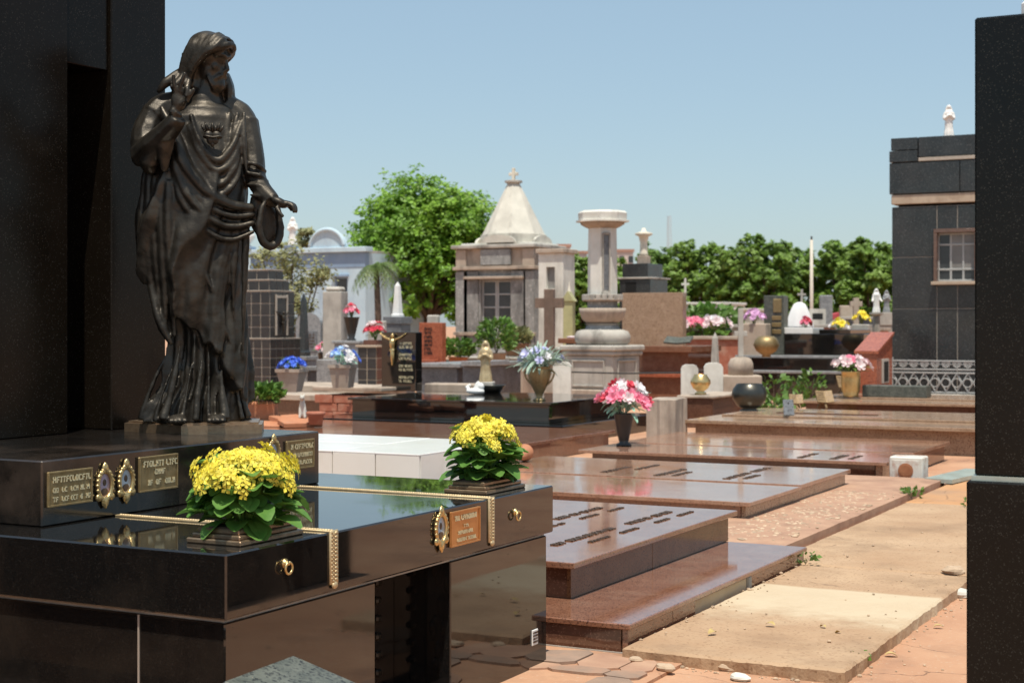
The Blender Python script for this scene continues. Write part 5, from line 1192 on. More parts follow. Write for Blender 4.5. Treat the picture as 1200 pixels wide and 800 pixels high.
# ================================================================== left middle ground
# dark tiled tomb tower behind the statue
Y = 25.0; x1 = XonY(316, Y); x0 = x1-1.15; d = dep(x1, Y); z = lambda p: zat(p, d); q = thing('tiled_tomb_tower', 'tall stepped tomb clad in dark tiles with pale joints, just right of the statue', 'tomb', ((x0+x1)/2, Y, 0))
def tier(dx, y0, y1, pb, pt, nu, nv, nx):
    za, zb = (0 if pb is None else z(pb)), z(pt)
    wb(q, 'core', 'grout_pale', x0-dx+.012, x1+dx-.012, y0+.012, y1-.012, za, zb-.002, 0)
    tiles(q, 'tile_dark', 'y', y0+.006, x0-dx, x1+dx, za, zb-.012, nu, nv, .02, .014, seed=nu+nv); tiles(q, 'tile_dark', 'x', x1+dx-.006, y0+.02, y1, za, zb-.012, nx, nv, .02, .014, seed=nu+nv+7)
    wb(q, 'coping', 'grout_pale', x0-dx-.008, x1+dx+.008, y0-.008, y1+.008, zb, zb+.018, .004)
tier(.04, Y-.05, Y+1.0, None, 397, 6, 7, 5); tier(.0, Y, Y+.85, 397, 341, 5, 4, 4); tier(-.06, Y+.06, Y+.75, 341, 328, 4, 1, 3); tier(-.14, Y+.14, Y+.66, 328, 316, 3, 1, 2)
ny0, ny1 = Y+.22, Y+.55
f = MB(); f.box(x1+.001, x1+.03, ny0-.04, ny0, z(393), z(345), .004).box(x1+.001, x1+.03, ny1, ny1+.04, z(393), z(345), .004).box(x1+.001, x1+.03, ny0+.001, ny1-.001, z(349), z(346), .004); f.build('niche_frame', 'grout_pale', q, world=True); wb(q, 'niche', 'tile_dark', x1+.001, x1+.012, ny0, ny1, z(393), z(350), 0)
corpus(q, T(Vector((x1+.03, (ny0+ny1)/2, z(392)))-Vector(q.location)) @ RZ(R(90)), .5, 'bronze')
# low ledges and red brick grave edging
Y = 21.6; q = thing('low_grave', 'low brown stepped grave carrying the flower pots, right of the statue', 'grave', (-15.2, Y, 0))
xa, xb = XonY(270, Y), XonY(386, Y); d = dep(xb, Y); z = lambda p: zat(p, d)
wb(q, 'body', 'granite_brown_dark', xa, xb, Y, Y+2.4, 0, z(470), .01); wb(q, 'slab', 'cement_pink', xa-.05, xb+.06, Y-.06, Y+2.4, z(470), z(463), .01); wb(q, 'upper_step', 'cement_pink', xa, xb+.1, Y+.9, Y+2.35, z(463)+.0005, z(455), .01)
q = thing('brick_edging', 'broken red brick grave edging left of the crucifix tomb', 'grave', (XonY(400, 20.6), 20.6, 0)); rnd = random.Random(6); bm_ = MB().box(-.17, .17, -.08, .08, -.065, .065, .008).mesh('brick', 'brick_red')
for row in range(3):
    for i in range(3): piece(bm_, 'brick', q, T((-.30+.36*i+(.09 if row % 2 else 0)+rnd.uniform(-.015, .015), rnd.uniform(-.02, .02), .40+.137*row-.27)))
for row in range(3):
    for i in range(3): piece(bm_, 'brick', q, T((.70, .22+.36*i, .40+.137*row-.27)) @ RZ(R(90)))
wb(q, 'fill', 'earth', XonY(400, 20.6)-.45, XonY(400, 20.6)+.6, 20.69, 21.5, 0, .46, 0)
wb(q, 'coping', 'cement_pink', XonY(400, 20.6)-.5, XonY(400, 20.6)+.82, 20.5, 21.55, .54, .60, .01)
def square_pot(label, px, pyb, pyt, d, wt, wb_, m, rz=A*.5):
    x, y = at(px, d); k = d/F; zb, zt = zat(pyb, d), zat(pyt, d); h = zt-zb; r = thing('square_pot', label, 'pot', (x, y, zb), rz); s2 = math.sqrt(2)/2
    MB().lathe([(wb_*k*s2, 0), (wt*k*s2, h*.85), (wt*k*s2*1.12, h*.86), (wt*k*s2*1.12, h), (wt*k*s2*.95, h), (wt*k*s2*.9, h*.9), (0.001, h*.9)], 4, None, True).build('body', m, r); MB().box(-wt*k*.42, wt*k*.42, -wt*k*.42, wt*k*.42, h*.88, h*.92, 0).build('soil', 'soil', r); return (x, y, zt)
p = square_pot('tapered square pot of deep blue flowers on the low grave', 342, 459, 432, 22.6, 27, 18, 'pot_cement')
bouquet('deep blue artificial flowers in the square pot by the statue', (p[0], p[1], p[2]-.03), .19, .17, ['petal_blue'], .05, 'leaf_plant', 14, .12, .04, 51, 26)
p = square_pot('pale square pot of light blue flowers', 402, 454, 427, 24, 25, 19, 'pot_cement')
bouquet('light blue artificial flowers in the pale square pot', (p[0], p[1], p[2]-.03), .24, .27, ['petal_lightblue', 'petal_white', 'petal_blue'], .065, 'leaf_mint', 18, .14, .05, 52, 22)
x, y = at(296, 21.0); q = thing('terracotta_planter', 'broken terracotta planter at the foot of the statue tomb', 'planter', (x, y, 0), A); zz = zat(486, 21); MB().box(-.30, .32, -.2, .2, zz-.2, zz+.19, .03).build('trough', 'terracotta', q); MB().box(-.27, .29, -.17, .17, zz+.17, zz+.2, 0).build('soil', 'soil', q); MB().box(-.4, .4, -.3, .3, 0, zz-.2, .02).build('plinth', 'curb', q)
shrub('potted_plant', 'yellow-green low plant in the terracotta planter', (x+.1, y, zz+.17), .30, .22, 'leaf_plant', 420, .13, 55)
x, y = at(335, 20.6); q = thing('terracotta_slabs', 'pile of broken terracotta slabs under the white figurine', 'rubble', (x, y, 0)); zz = zat(489, 20.6)
MB().box(-.5, .55, -.3, .5, 0, zz-.16, .03).build('heap', 'earth', q)
for k, (ox, oy, a, b) in enumerate(((-.2, -.2, .3, .12), (.1, 0, -.4, .2), (.3, -.1, .9, .1), (-.05, .2, 1.4, .16))): MB().box(-.26, .26, -.18, .18, -.03, .03, .006, T((ox, oy, zz-.10+.02*k)) @ RZ(a) @ RX(b)).build('slab', 'terracotta', q)
x, y = at(355, 20.9); zz = zat(487, 20.9); q = thing('animal_figurine', 'small white sitting animal figurine on the terracotta slabs', 'figurine', (x, y, zz-.03), R(30)); mb = MB(); mb.ball((0, 0, .06), (.06, .09, .07), 10, 8); mb.tube([(0, -.04, .08), (0, -.07, .18), (0, -.08, .25)], [.055, .045, .03], 8); mb.ball((0, -.11, .28), (.035, .055, .035), 10, 8); mb.tube([(.02, -.08, .3), (.03, -.07, .35)], [.012, .006], 6); mb.tube([(-.02, -.08, .3), (-.03, -.07, .35)], [.012, .006], 6)
for s in (-1, 1): mb.tube([(s*.03, -.08, .14), (s*.035, -.10, 0)], [.022, .018], 6)
mb.tube([(0, .08, .05), (0, .15, .1), (0, .14, .2)], [.02, .018, .012], 6); remesh(mb, .011, 'plaster_white', 'body', q, 1)
vessel('terracotta_pot', 'small upright terracotta pot beside the white animal figurine', 'pot', (*at(370, 20.2), zat(497, 20.2)), [(0,0), (.09,0), (.105,.12), (.125,.125), (.125,.165), (.105,.165), (.09,.12), (0,.12)], 'brick_red', 20)
# ---- grey granite graves with arched headstone
Y = 29.0; d = dep(XonY(370, Y), Y); z = lambda p: zat(p, d); cx = XonY(364, Y); k = d/F/.886
q = thing('grey_headstone', 'grey granite headstone with an arched top and small cross on it', 'headstone', (cx, Y, 0)); w_ = 15.5*k
arch = [(-w_,0), (w_,0), (w_,z(379))]+[(w_*math.cos(t), z(379)+(z(366)-z(379))*math.sin(t)) for t in [math.pi*i/12 for i in range(1, 12)]]+[(-w_,z(379))]
MB().prism(arch, -.1, .1, RX(R(90))).build('stone', 'granite_grey', q)
MB().box(-w_*.55, w_*.75, -.115, -.101, z(412), z(388), .004).build('plaque', 'granite_bluegrey', q); g = MB(); rr = random.Random(12)
for i in range(5): glyph_row(g, T((-w_*.4, -.115, z(393)-.07*i)) @ RX(R(90)), w_*.95, .04, .006, rr)
g.build('lettering', 'letter_dark', q)['kind'] = 'stuff'
c = MB(); cross_parts(c, 0, z(396)-z(422), .07, (z(396)-z(422))*.72, .26, -.22, -w_*1.05, z(422)); c.build('small_cross', 'granite_grey', q)
wb(q, 'shoulder_wing', 'granite_grey', XonY(381, Y), XonY(396, Y), Y-.05, Y+.1, 0, z(376), .01)
q = thing('grey_granite_tomb', 'grey granite tomb under the potted pink flowers', 'tomb', (XonY(380, 26.6), 26.6, 0)); xa, xb = XonY(360, 26.4), XonY(418, 26.4); dd = dep(xa, 26.4)
wb(q, 'body', 'granite_bluegrey', xa, xb, 26.4, 28.7, 0, zat(434, dd), .01); wb(q, 'top', 'granite_grey', xa-.06, xb+.05, 26.3, 28.75, zat(434, dd)+.0005, zat(429, dd), .008)
zt = zat(429, dd)
for px, fl, lab, m in ((380, ['petal_pale', 'petal_pink', 'petal_white'], 'white and pink', 'plastic_black'), (398, ['petal_pink'], 'rose pink', 'pot_cement')):
    x, y = at(px, dd+.8); vessel('plant_pot', 'little pot of the '+lab+' flowers on the grey tomb', 'pot', (x, y, zt), [(0,0), (.10,0), (.14,.26), (.15,.27), (.13,.27), (.12,.22), (0,.22)], m, 20); bouquet(lab+' flowers in a little pot by the arched headstone', (x, y, zt+.24), .20, .20, fl, .07, 'leaf_plant', 22, .15, .06, px, 20)
x, y = at(393, 31); q = thing('stone_pillar', 'pale square stone pillar with rounded top in front of the blue building', 'pillar', (x, y, 0), A*.4); h = zat(336, 31); MB().box(-.20, .20, -.18, .18, 0, h-.1, .01).box(-.17, .17, -.15, .15, h-.0995, h, .04).build('shaft', 'cement', q); MB().box(-.3, .3, -.28, .28, 0, .9, .02).build('base', 'granite_grey', q)
x, y = at(412, 30); zt = zat(399, 30); q = thing('vase_pedestal', 'grey stone block carrying the black urn', 'pedestal', (x, y, 0), A*.3); MB().box(-.26, .26, -.24, .24, 0, zt-.06, .01).box(-.3, .3, -.28, .28, zt-.06, zt, .01).build('block', 'granite_grey', q)
vessel('black_urn', 'tall black urn on a grey block before the blue building', 'vase', (x, y, zt), [(0,0), (.09,0), (.09,.02), (.06,.05), (.09,.18), (.15,.44), (.165,.46), (.14,.46), (.12,.4), (0,.4)], 'plastic_black', 22); bouquet('pink and red flowers in the tall black urn', (x, y, zt+.43), .13, .26, ['petal_pink', 'petal_pale', 'petal_red'], .06, 'leaf_plant', 10, .12, .04, 61, 16)
x, y = at(433, 33.5); x, y = at(356, 34); obelisk('dark pointed stone behind the arched headstone', (x, y, 0), .20, zat(343, 34)-.9, 'granite_charcoal', (.4, .9, 'granite_grey'))
# ---- blue building
def blue():
    Y = 52.0; X1 = XonY(428, Y); X0 = XonY(210, Y); d = dep(X1, Y); z = lambda p: zat(p, d); r = thing('blue_building', 'pale blue chapel building with a rounded gable left of the big tree', 'building', ((X0+X1)/2, Y, 0))
    wx0, wx1 = XonY(392, Y), XonY(407, Y)
    wb(r, 'front_wall', 'blue_paint', X0, wx0, Y, Y+.3, 0, z(313), .01); wb(r, 'front_wall', 'blue_paint', wx1, X1, Y, Y+.3, 0, z(313), .01)
    wb(r, 'front_wall', 'blue_paint', wx0+.001, wx1-.001, Y, Y+.3, 0, z(343), 0); wb(r, 'front_wall', 'blue_paint', wx0+.001, wx1-.001, Y, Y+.3, z(324), z(313)-.001, 0)
    w_ = wb(r, 'window', 'blue_paint_dark', wx0, wx1, Y+.10, Y+.14, z(343), z(324), 0); wb(w_, 'pane', 'glass_pane', wx0+.08, wx1-.08, Y+.09, Y+.099, z(342), z(326), 0)
    wb(r, 'window_hood', 'blue_paint_dark', wx0-.08, wx1+.08, Y-.12, Y-.001, z(324), z(321), .01)
    wb(r, 'frieze', 'blue_paint_dark', X0, X1, Y-.02, Y+.3, z(313), z(295), .01); wb(r, 'cornice', 'blue_paint', X0-.1, X1+.12, Y-.16, Y+.4, z(295), z(289), .02)
    wb(r, 'side_wall', 'blue_paint', X1-.3, X1-.002, Y+.302, Y+5, 0, z(295), .01); wb(r, 'roof', 'cement', X0, X1, Y+.41, Y+5, z(296), z(293), .01)
    cx = XonY(384, Y); rr = (z(268)-z(289)); hw = .5*(XonY(406, Y)-XonY(367, Y))
    pts = [(hw*math.cos(t), rr*math.sin(t)) for t in [math.pi*i/18 for i in range(19)]]
    MB().prism(pts, -.15, .15, T((cx, Y+.1, z(289))) @ RX(R(90))).build('rounded_gable', 'blue_paint', r, world=True)
    rim = MB().tube([(cx+hw*1.02*math.cos(t), Y-.06, z(289)+rr*1.02*math.sin(t)) for t in [math.pi*i/18 for i in range(19)]], .09, 6); rim.build('gable_moulding', 'blue_paint', r, world=True, smooth=True)
    for px in (290, 343):
        a, b = XonY(px-7, Y), XonY(px+7, Y); wb(r, 'parapet_pier', 'blue_paint_dark', a, b, Y-.2, Y+.2, z(289), z(285), .02); wb(r, 'parapet_pilaster', 'blue_paint', a+.08, b-.08, Y-.12, Y-.021, 0, z(296), .01)
    x = XonY(343, Y); figurine('roof_statue', 'white statue on the parapet of the blue building', (x, Y, z(285)), z(251)-z(285), 'marble_white', 7, 0, A)
    x = XonY(290, Y); vessel('roof_urn', 'white urn on the parapet of the blue building beside the statue sleeve', 'urn', (x, Y, z(285)), [(0,0), (.2,0), (.1,.1), (.3,.35), (.32,.5), (.2,.6), (.08,.7), (0,.8)], 'marble_white', 18)
blue()
# ================================================================== trees
def lobes_for(w_, z0, z1, n, seed, dep_=.8, rmin=.24, rmax=.36):
    rnd = random.Random(seed); H = z1-z0; out = [((0, 0, z0+H*.58), w_*.27)]
    for i in range(n):
        a = i*2.4+rnd.uniform(-.3, .3); f = (i+.5)/n; zz = z0+H*(.16+.68*f); u = math.sqrt(max(.1, 1-((f-.38)/.72)**2)); rad = w_*rnd.uniform(rmin, rmax)*.55
        q = max(0, w_*.5*u-rad*.85); out.append(((q*math.cos(a), q*dep_*math.sin(a), min(zz, z1-rad*.8)), rad))
    return out
d = 66; x, y = at(502, d); k = d/F
tree('big round bright green tree behind the mausoleum', (x, y, 0), lobes_for(206*k, zat(392, d), zat(205, d), 34, 3, rmin=.18, rmax=.36), 2.2, .3, 'leaf_tree', 62000, .215, 5, 'broadleaf_tree')
d = 40; x, y = at(340, d); k = d/F
tree('sparse dry bushy tree in front of the blue building', (x, y, 0), [(( (px-340)*k, oy, zat(py, d)), r_*k) for px, py, r_, oy in ((300, 300, 17, 0), (322, 312, 16, .4), (350, 305, 20, -.2), (365, 325, 20, .3), (345, 345, 22, 0), (378, 318, 12, .2), (318, 350, 18, .2), (360, 360, 18, -.2), (297, 330, 16, .1), (335, 380, 18, 0))], .7, .09, 'leaf_dry', 3400, .12, 6, 'small_tree', fill=.6, clump=.55)
d = 110; x, y = at(378, d); k = d/F
tree('distant olive tree peeking over the blue building', (x, y, 0), [(((px-378)*k, 0, zat(py, d)), r_*k) for px, py, r_ in ((360, 278, 15), (382, 290, 17), (340, 285, 13), (330, 300, 15), (400, 300, 12), (318, 290, 10))], 5, .3, 'leaf_dry', 4500, .4, 7, 'broadleaf_tree')
rowd = [(676, 297, 40, 'low green tree visible between mausoleum and column', 95), (706, 300, 50, 'green tree half hidden behind the column', 100), (770, 288, 44, 'green tree at the left end of the row behind the dark tomb house', 98), (815, 284, 54, 'second tree of the row, above the white tombs', 95), (858, 287, 46, 'third tree of the row, above the concrete cross', 92), (893, 274, 54, 'tallest tree of the row, above the black portrait headstone', 90), (932, 287, 48, 'green tree directly left of the pole', 93), (984, 283, 46, 'green tree directly right of the pole', 92), (1022, 277, 56, 'green tree against the black building', 88), (1050, 290, 44, 'green tree mostly behind the black building', 92)]
for i, (px, pyt, w_, lab, d) in enumerate(rowd):
    x, y = at(px, d); k = d/F
    tree(lab, (x, y, 0), lobes_for(w_*1.6*k, .0, zat(pyt-14, d), 18, 20+i), 1.6, .18, 'leaf_tree_dark', 15000, .31, 30+i, 'broadleaf_tree', 'row of trees at the back')
# far dark hedge that closes the view between the trunks
mb = MB(); rnd = random.Random(90)
for i in range(9000):
    px = rnd.uniform(650, 1060); d = rnd.uniform(99, 106); x, y = at(px, d); z_ = rnd.uniform(0, 3.6)*(.75+.25*noise.noise((px*.05, 0, 0)))
    p = Vector((x, y, z_)); u = Vector((rnd.gauss(0, 1), rnd.gauss(0, 1), rnd.gauss(0, 1))).normalized(); v = u.orthogonal().normalized(); L_ = rnd.uniform(.35, .7)
    mb.quad(p-u*L_*.5, p+v*L_*.3, p+u*L_*.5, p-v*L_*.3)
hg = mb.build('hedge', 'leaf_tree_dark'); hg['kind'] = 'stuff'; hg['label'] = 'dense green undergrowth behind the row of trees'; hg['category'] = 'hedge'
def palm(label, px, pyt, d, R_, seed):
    x, y = at(px, d); h = zat(pyt, d)-R_*.35; r = thing('palm_tree', label, 'tree', (x, y, 0)); rnd = random.Random(seed)
    MB().tube([(0, 0, 0), (.08, 0, h*.5), (0, 0, h)], [.16, .12, .10], 9).build('trunk', 'bark', r, smooth=True)
    mb = MB()
    for k in range(22):
        a = k*2.4; e = .25+.9*rnd.random(); pts = []
        for i in range(9):
            t = i/8; rr = R_*t*(.9+.2*rnd.random()*0); zz = h+R_*(.75*e*t-1.15*t*t*(1.1-.3*e)); pts.append(Vector((rr*math.cos(a), rr*math.sin(a), zz)))
        mb.tube(pts, [.02*(1-.8*i/8) for i in range(9)], 4)
        for i in range(1, 9):
            p = pts[i]; dv = (pts[i]-pts[i-1]).normalized(); sd = dv.cross(Vector((0, 0, 1))).normalized()
            for j in range(3):
                for s in (-1, 1):
                    b = p-dv*(R_/8)*j/3; tip = b+sd*s*R_*.24*(1.1-.6*i/8)+dv*R_*.10-Vector((0, 0, R_*.13)); w2 = dv*R_*.018; mb.quad(b-w2, b+w2, tip+w2*.3, tip-w2*.3)
    mb.build('crown', 'leaf_palm', r)
palm('small palm tree right of the blue building', 441, 302, 56, .95, 4)
# ================================================================== right background
def black_building():
    Y = 29.2; X0 = XonY(1043, Y); X1 = X0+7.0; Y1 = Y+5; d0 = dep(X0, Y); z = lambda p: zat(p, d0)
    r = thing('black_building', 'black granite mausoleum block with a beige band and small window at right', 'mausoleum', ((X0+X1)/2, Y, 0))
    xx = XonY(1045, Y); wx0, wx1 = XonY(1099, Y), XonY(1143, Y); wz0, wz1 = zat(330, dep(wx0, Y)), zat(273, dep(wx0, Y))
    m = 'granite_charcoal'
    wb(r, 'core', 'void', xx+.08, wx0-.1, Y+.2, Y1, 0, z(170), 0); wb(r, 'core', 'void', wx1+.1, X1, Y+.2, Y1, 0, z(170), 0); wb(r, 'core', 'void', wx0-.09, wx1+.09, Y+.5, Y1, 0, z(170), 0)
    rows = [0, z(432), z(362), z(302), z(243)]; xm = XonY(1098, Y); g = .012
    cols = [(xx, xm), (xm, XonY(1122, Y)), (XonY(1122, Y), XonY(1160, Y)), (XonY(1160, Y), X1)]
    for j in range(4):
        for i, (a, b) in enumerate(cols):
            lo, hi = rows[j]+g/2, rows[j+1]-g/2
            if i in (1, 2):
                if lo < wz0 < hi: hi = wz0-.07
                elif lo < wz1 < hi: lo = wz1+.07
                elif wz0 < lo and hi < wz1: continue
            if hi-lo > .05: wb(r, 'panel', m, a+g/2, b-g/2, Y+.0, Y+.06, lo, hi, .004)
    wb(r, 'panel_backing', 'grout_pale', xx+.03, wx0-.06, Y+.008, Y+.19, 0, z(243), 0); wb(r, 'panel_backing', 'grout_pale', wx0-.05, X1, Y+.008, Y+.19, 0, wz0-.065, 0); wb(r, 'panel_backing', 'grout_pale', wx0-.05, X1, Y+.008, Y+.19, wz1+.065, z(243), 0)
    wb(r, 'band', 'beige_band', X0+.03, X1, Y-.03, Y1, z(240), z(229), .01)
    wb(r, 'fascia_panel', m, X0-.0, XonY(1125, Y), Y-.05, Y+.1, z(228), z(192), .006); wb(r, 'fascia_panel', m, XonY(1125, Y)+.01, X1, Y-.05, Y+.1, z(228), z(192), .006)
    wb(r, 'fascia_core', m, X0+.02, X1, Y+.101, Y1, z(229)+.001, z(190), .0)
    wb(r, 'parapet_ledge', 'grout_pale', XonY(1077, Y), X1, Y-.06, Y+.3, z(191), z(187), .004)
    wb(r, 'parapet_panel', m, X0, XonY(1076, Y), Y-.06, Y+.3, z(191)+.003, z(178), .004); wb(r, 'parapet_panel', m, X0+.03, XonY(1076, Y), Y-.05, Y+.3, z(177), z(163), .004); wb(r, 'parapet_panel', m, XonY(1077, Y), X1, Y-.04, Y+.3, z(186)+.001, z(163), .004)
    # window
    f = MB()
    for a in ((wx0-.06, wx1+.06, wz1, wz1+.07), (wx0-.06, wx0, wz0, wz1-.001), (wx1, wx1+.06, wz0, wz1-.001)): f.box(a[0], a[1], Y-.10, Y+.2, a[2], a[3], .005)
    wn = f.build('window_frame', 'granite_brown_dark', r, world=True); wb(wn, 'sill', 'beige_band', wx0-.1, wx1+.1, Y-.14, Y+.2, wz0-.06, wz0-.001, .005)
    yb = Y+.05; mb = MB(); nx = 3
    for i in range(nx+1): a = wx0+(wx1-wx0)*i/nx; mb.box(a-.02, a+.02, yb, yb+.04, wz0, wz1, .004)
    hz = [wz0+.02, wz0+(wz1-wz0)*.25, wz1-.22, wz1-.02]
    for q in hz: mb.box(wx0, wx1, yb-.003, yb+.043, q-.018, q+.018, .004)
    mb.build('glazing_bars', 'iron_white', wn, world=True)
    for i in range(nx):
        for j in range(3): wb(wn, 'pane', 'glass_pane' if (i == 0 or j == 0) else 'frosted_pane', wx0+(wx1-wx0)*i/nx+.02, wx0+(wx1-wx0)*(i+1)/nx-.02, yb+.015, yb+.021, hz[j]+.018, hz[j+1]-.018, 0)
    wb(r, 'parapet_core', m, X0+.06, X1, Y+.301, Y1, z(190)+.001, z(166), 0)
    x = XonY(1112, Y+.12); dd = dep(x, Y+.12); figurine('roof_statue', 'small white statue on top of the black building', (x, Y+.12, z(163)), zat(123, dd)-z(163)+.0, 'marble_white', 9, 0, A*.8)
    # low wall and wrought-iron fence in front
    Yf = 28.0; fx0, fx1 = XonY(1046, Yf), XonY(1160, Yf); dd = dep(fx0, Yf); zb, zt = zat(459, dd), zat(421, dd)
    q = thing('fence_wall', 'low grey wall under the white iron fence', 'wall', (fx0, Yf, 0)); wb(q, 'wall', 'cement', fx0-.3, fx1, Yf-.1, Yf+.1, 0, zb-.02, .01)
    q = thing('iron_fence', 'low white wrought-iron fence with diamond and scroll pattern', 'fence', (fx0, Yf, zb-.02)); H = zt-zb+.02
    for zz in (.03, H*.62, H*.72, H-.02): MB().box(0, fx1-fx0, -.014, .014, zz-.014, zz+.014, .003).build('rail', 'iron_white', q)
    n = 9; sp = (fx1-fx0)/n; di = MB(); zl, zh = .044, H*.62-.014
    di.tube([(-sp/2, -.01, zl), (sp/2, -.01, zh)], .012, 5).tube([(-sp/2, .01, zh), (sp/2, .01, zl)], .012, 5); dim = di.mesh('lattice_bar', 'iron_white')
    ci = MB(); ci.tube([(.075*math.cos(t), -.03, (zl+zh)/2+.075*math.sin(t)) for t in [2*math.pi*i/14 for i in range(15)]], .010, 5); cim = ci.mesh('ring', 'iron_white')
    sc = MB(); rr = (H*.28-.05)/2
    for s in (-1, 1): sc.tube([(s*(.12-.08*(i/20))*1.0+s*0+rr*(1-.6*i/20)*math.cos(3.9*i/5+ (0 if s > 0 else 0))*s, 0, H*.86+rr*(1-.6*i/20)*math.sin(3.9*i/5)) for i in range(21)], .009, 5)
    scm = sc.mesh('scroll', 'iron_white')
    for i in range(n): piece(dim, 'lattice_bar', q, T((sp*(i+.5), 0, 0))); piece(cim, 'ring', q, T((sp*i, 0, 0))); piece(scm, 'scroll', q, T((sp*(i+.5), 0, 0)))
    MB().box(-.05, .01, -.03, .03, 0, H+.04, .006).build('post', 'iron_white', q)
black_building()
# red tomb with sloping top
Y = 26.6; x0, x1 = XonY(1001, Y), XonY(1029, Y); d = dep(x0, Y); y1 = YonX(1048, x1); zf = zat(411, d); zk = zat(389, dep(x1, y1)); q = thing('red_tomb', 'red granite tomb house with a sloping top beside the black building', 'tomb', ((x0+x1)/2, Y, 0))
def slope_box(a, b, c, e, h0, h1): return [(a,c,0), (b,c,0), (b,e,0), (a,e,0), (a,c,h0), (b,c,h0), (b,e,h1), (a,e,h1)], [(3,2,1,0), (4,5,6,7), (0,1,5,4), (1,2,6,5), (2,3,7,6), (3,0,4,7)]
mb = MB(); mb.add(*slope_box(x0+.03, x1-.03, Y+.03, y1-.03, zf-.05, zk-.05)); mb.build('body', 'granite_red', q, world=True)
mb = MB(); v, f_ = slope_box(x0, x1, Y, y1, zf, zk); v = [(a, b, (c if i > 3 else (zf-.048 if i in (0, 1) else zk-.048))) for i, (a, b, c) in enumerate(v)]; mb.add(v, f_); mb.build('sloping_top', 'granite_red', q, world=True)
ya, yb = YonX(1036, x1), YonX(1041, x1); wb(q, 'window_frame', 'cement', x1-.03, x1+.0, ya-.06, yb+.06, zat(448, 27.5), zat(420, 27.5), .005); wb(q, 'window_opening', 'void', x1-.02, x1+.004, ya, yb, zat(446, 27.5), zat(423, 27.5), 0)
x, y = at(1052, 25.2); q = thing('stone_block', 'flat grey stone beside the red tomb at the fence', 'stone', (x, y, .41)); MB().box(-.55, .5, -.15, .2, 0, .19, .01).build('block', 'granite_greygreen', q)
# gold vase with pink flowers
x, y = at(997, 25.3); vessel('yellow_vase', 'tall amber yellow vase of pale pink flowers by the red tomb', 'vase', (x, y, .41), [(0,0), (.13,0), (.12,.03), (.15,.12), (.155,.3), (.15,.40), (.17,.42), (.14,.42), (.13,.35), (0,.33)], 'gold', 24)
bouquet('pale pink flowers in the amber yellow vase', (x, y, .80), .30, .25, ['petal_pale', 'petal_pale', 'petal_pink'], .085, 'leaf_plant', 44, .16, .05, 71, 22)
# weeds
for i, (px, d, h, lab) in enumerate(((952, 27.5, .62, 'tall green weeds left of the amber vase'), (906, 27, .55, 'green weeds below the black portrait tomb'), (932, 27.8, .5, 'low weeds between two clumps below the black portrait tomb'), (908, 23.2, .35, 'yellow-green weeds behind the small grey plaque'))):
    x, y = at(px, d); shrub('weeds', lab, (x, y, 0), .26, h+.12, 'leaf_plant', 110, .13, 80+i)
# ---- black tomb with portrait headstone
Y = 33.0; x0, x1 = XonY(880, Y), XonY(1012, Y); d = dep((x0+x1)/2, Y); z = lambda p: zat(p, d); q = thing('black_granite_tomb', 'stepped black granite tomb with a tall portrait headstone, below the row of trees', 'tomb', ((x0+x1)/2, Y, 0))
wb(q, 'base', 'granite_black', XonY(862, Y-1), x1+.3, Y-1.0, Y+2.4, 0, z(436), .01); wb(q, 'ledge', 'granite_grey', XonY(858, Y-1.05), x1+.3, Y-1.05, Y+2.4, z(436), z(433), .008); wb(q, 'step', 'granite_black', XonY(866, Y-.5), x1+.2, Y-.6, Y+2.3, z(433), z(419), .01); wb(q, 'ledge', 'granite_grey', XonY(862, Y-.6), x1+.25, Y-.65, Y+2.35, z(419), z(416), .008)
wb(q, 'body', 'granite_black', x0, x1, Y, Y+2.2, z(416), z(391), .01); wb(q, 'top', 'granite_black', x0+1.5, x1-.35, Y+.2, Y+2.0, z(391), z(386), .008)
a, b = XonY(901, Y+.3), XonY(924, Y+.3); hs = wb(q, 'headstone', 'granite_greygreen', a, b, Y-.06, Y+.28, z(416), z(346), .01); wb(hs, 'portrait', 'gold_dull', a+(b-a)*.48, b-.04, Y-.085, Y-.061, z(366), z(350), .01)
for k_ in range(3): wb(hs, 'name_plate', 'gold_dull', a+(b-a)*.42, b-.05, Y-.08, Y-.061, z(375+8*k_), z(370+8*k_), .006)
wb(q, 'marble_slab', 'marble_white', XonY(917, Y), XonY(952, Y), Y+.02, Y+.9, z(391), z(384), .008)
x, y = at(898, 30.9); vessel('gilt_bowl', 'round gilt bowl vase on the black portrait tomb', 'vase', (x, y, z(416)+.02), [(0,0), (.1,0), (.08,.04), (.2,.12), (.26,.24), (.22,.36), (.15,.42), (.12,.42), (.12,.36), (0,.36)], 'gold_dull', 24)
bouquet('orchid pink flowers on a stone block left of the portrait headstone', (*at(884, 34), z(379)), .22, .26, ['petal_orchid'], .085, 'leaf_plant', 10, .15, .05, 75, 18)
wb(thing('stone_block', 'small tan stone block under the orchid pink flowers', 'stone', (*at(886, 34), 0)), 'block', 'cement_pink', at(886, 34)[0]-.28, at(886, 34)[0]+.28, at(886, 34)[1]-.2, at(886, 34)[1]+.2, 0, z(379), .02)
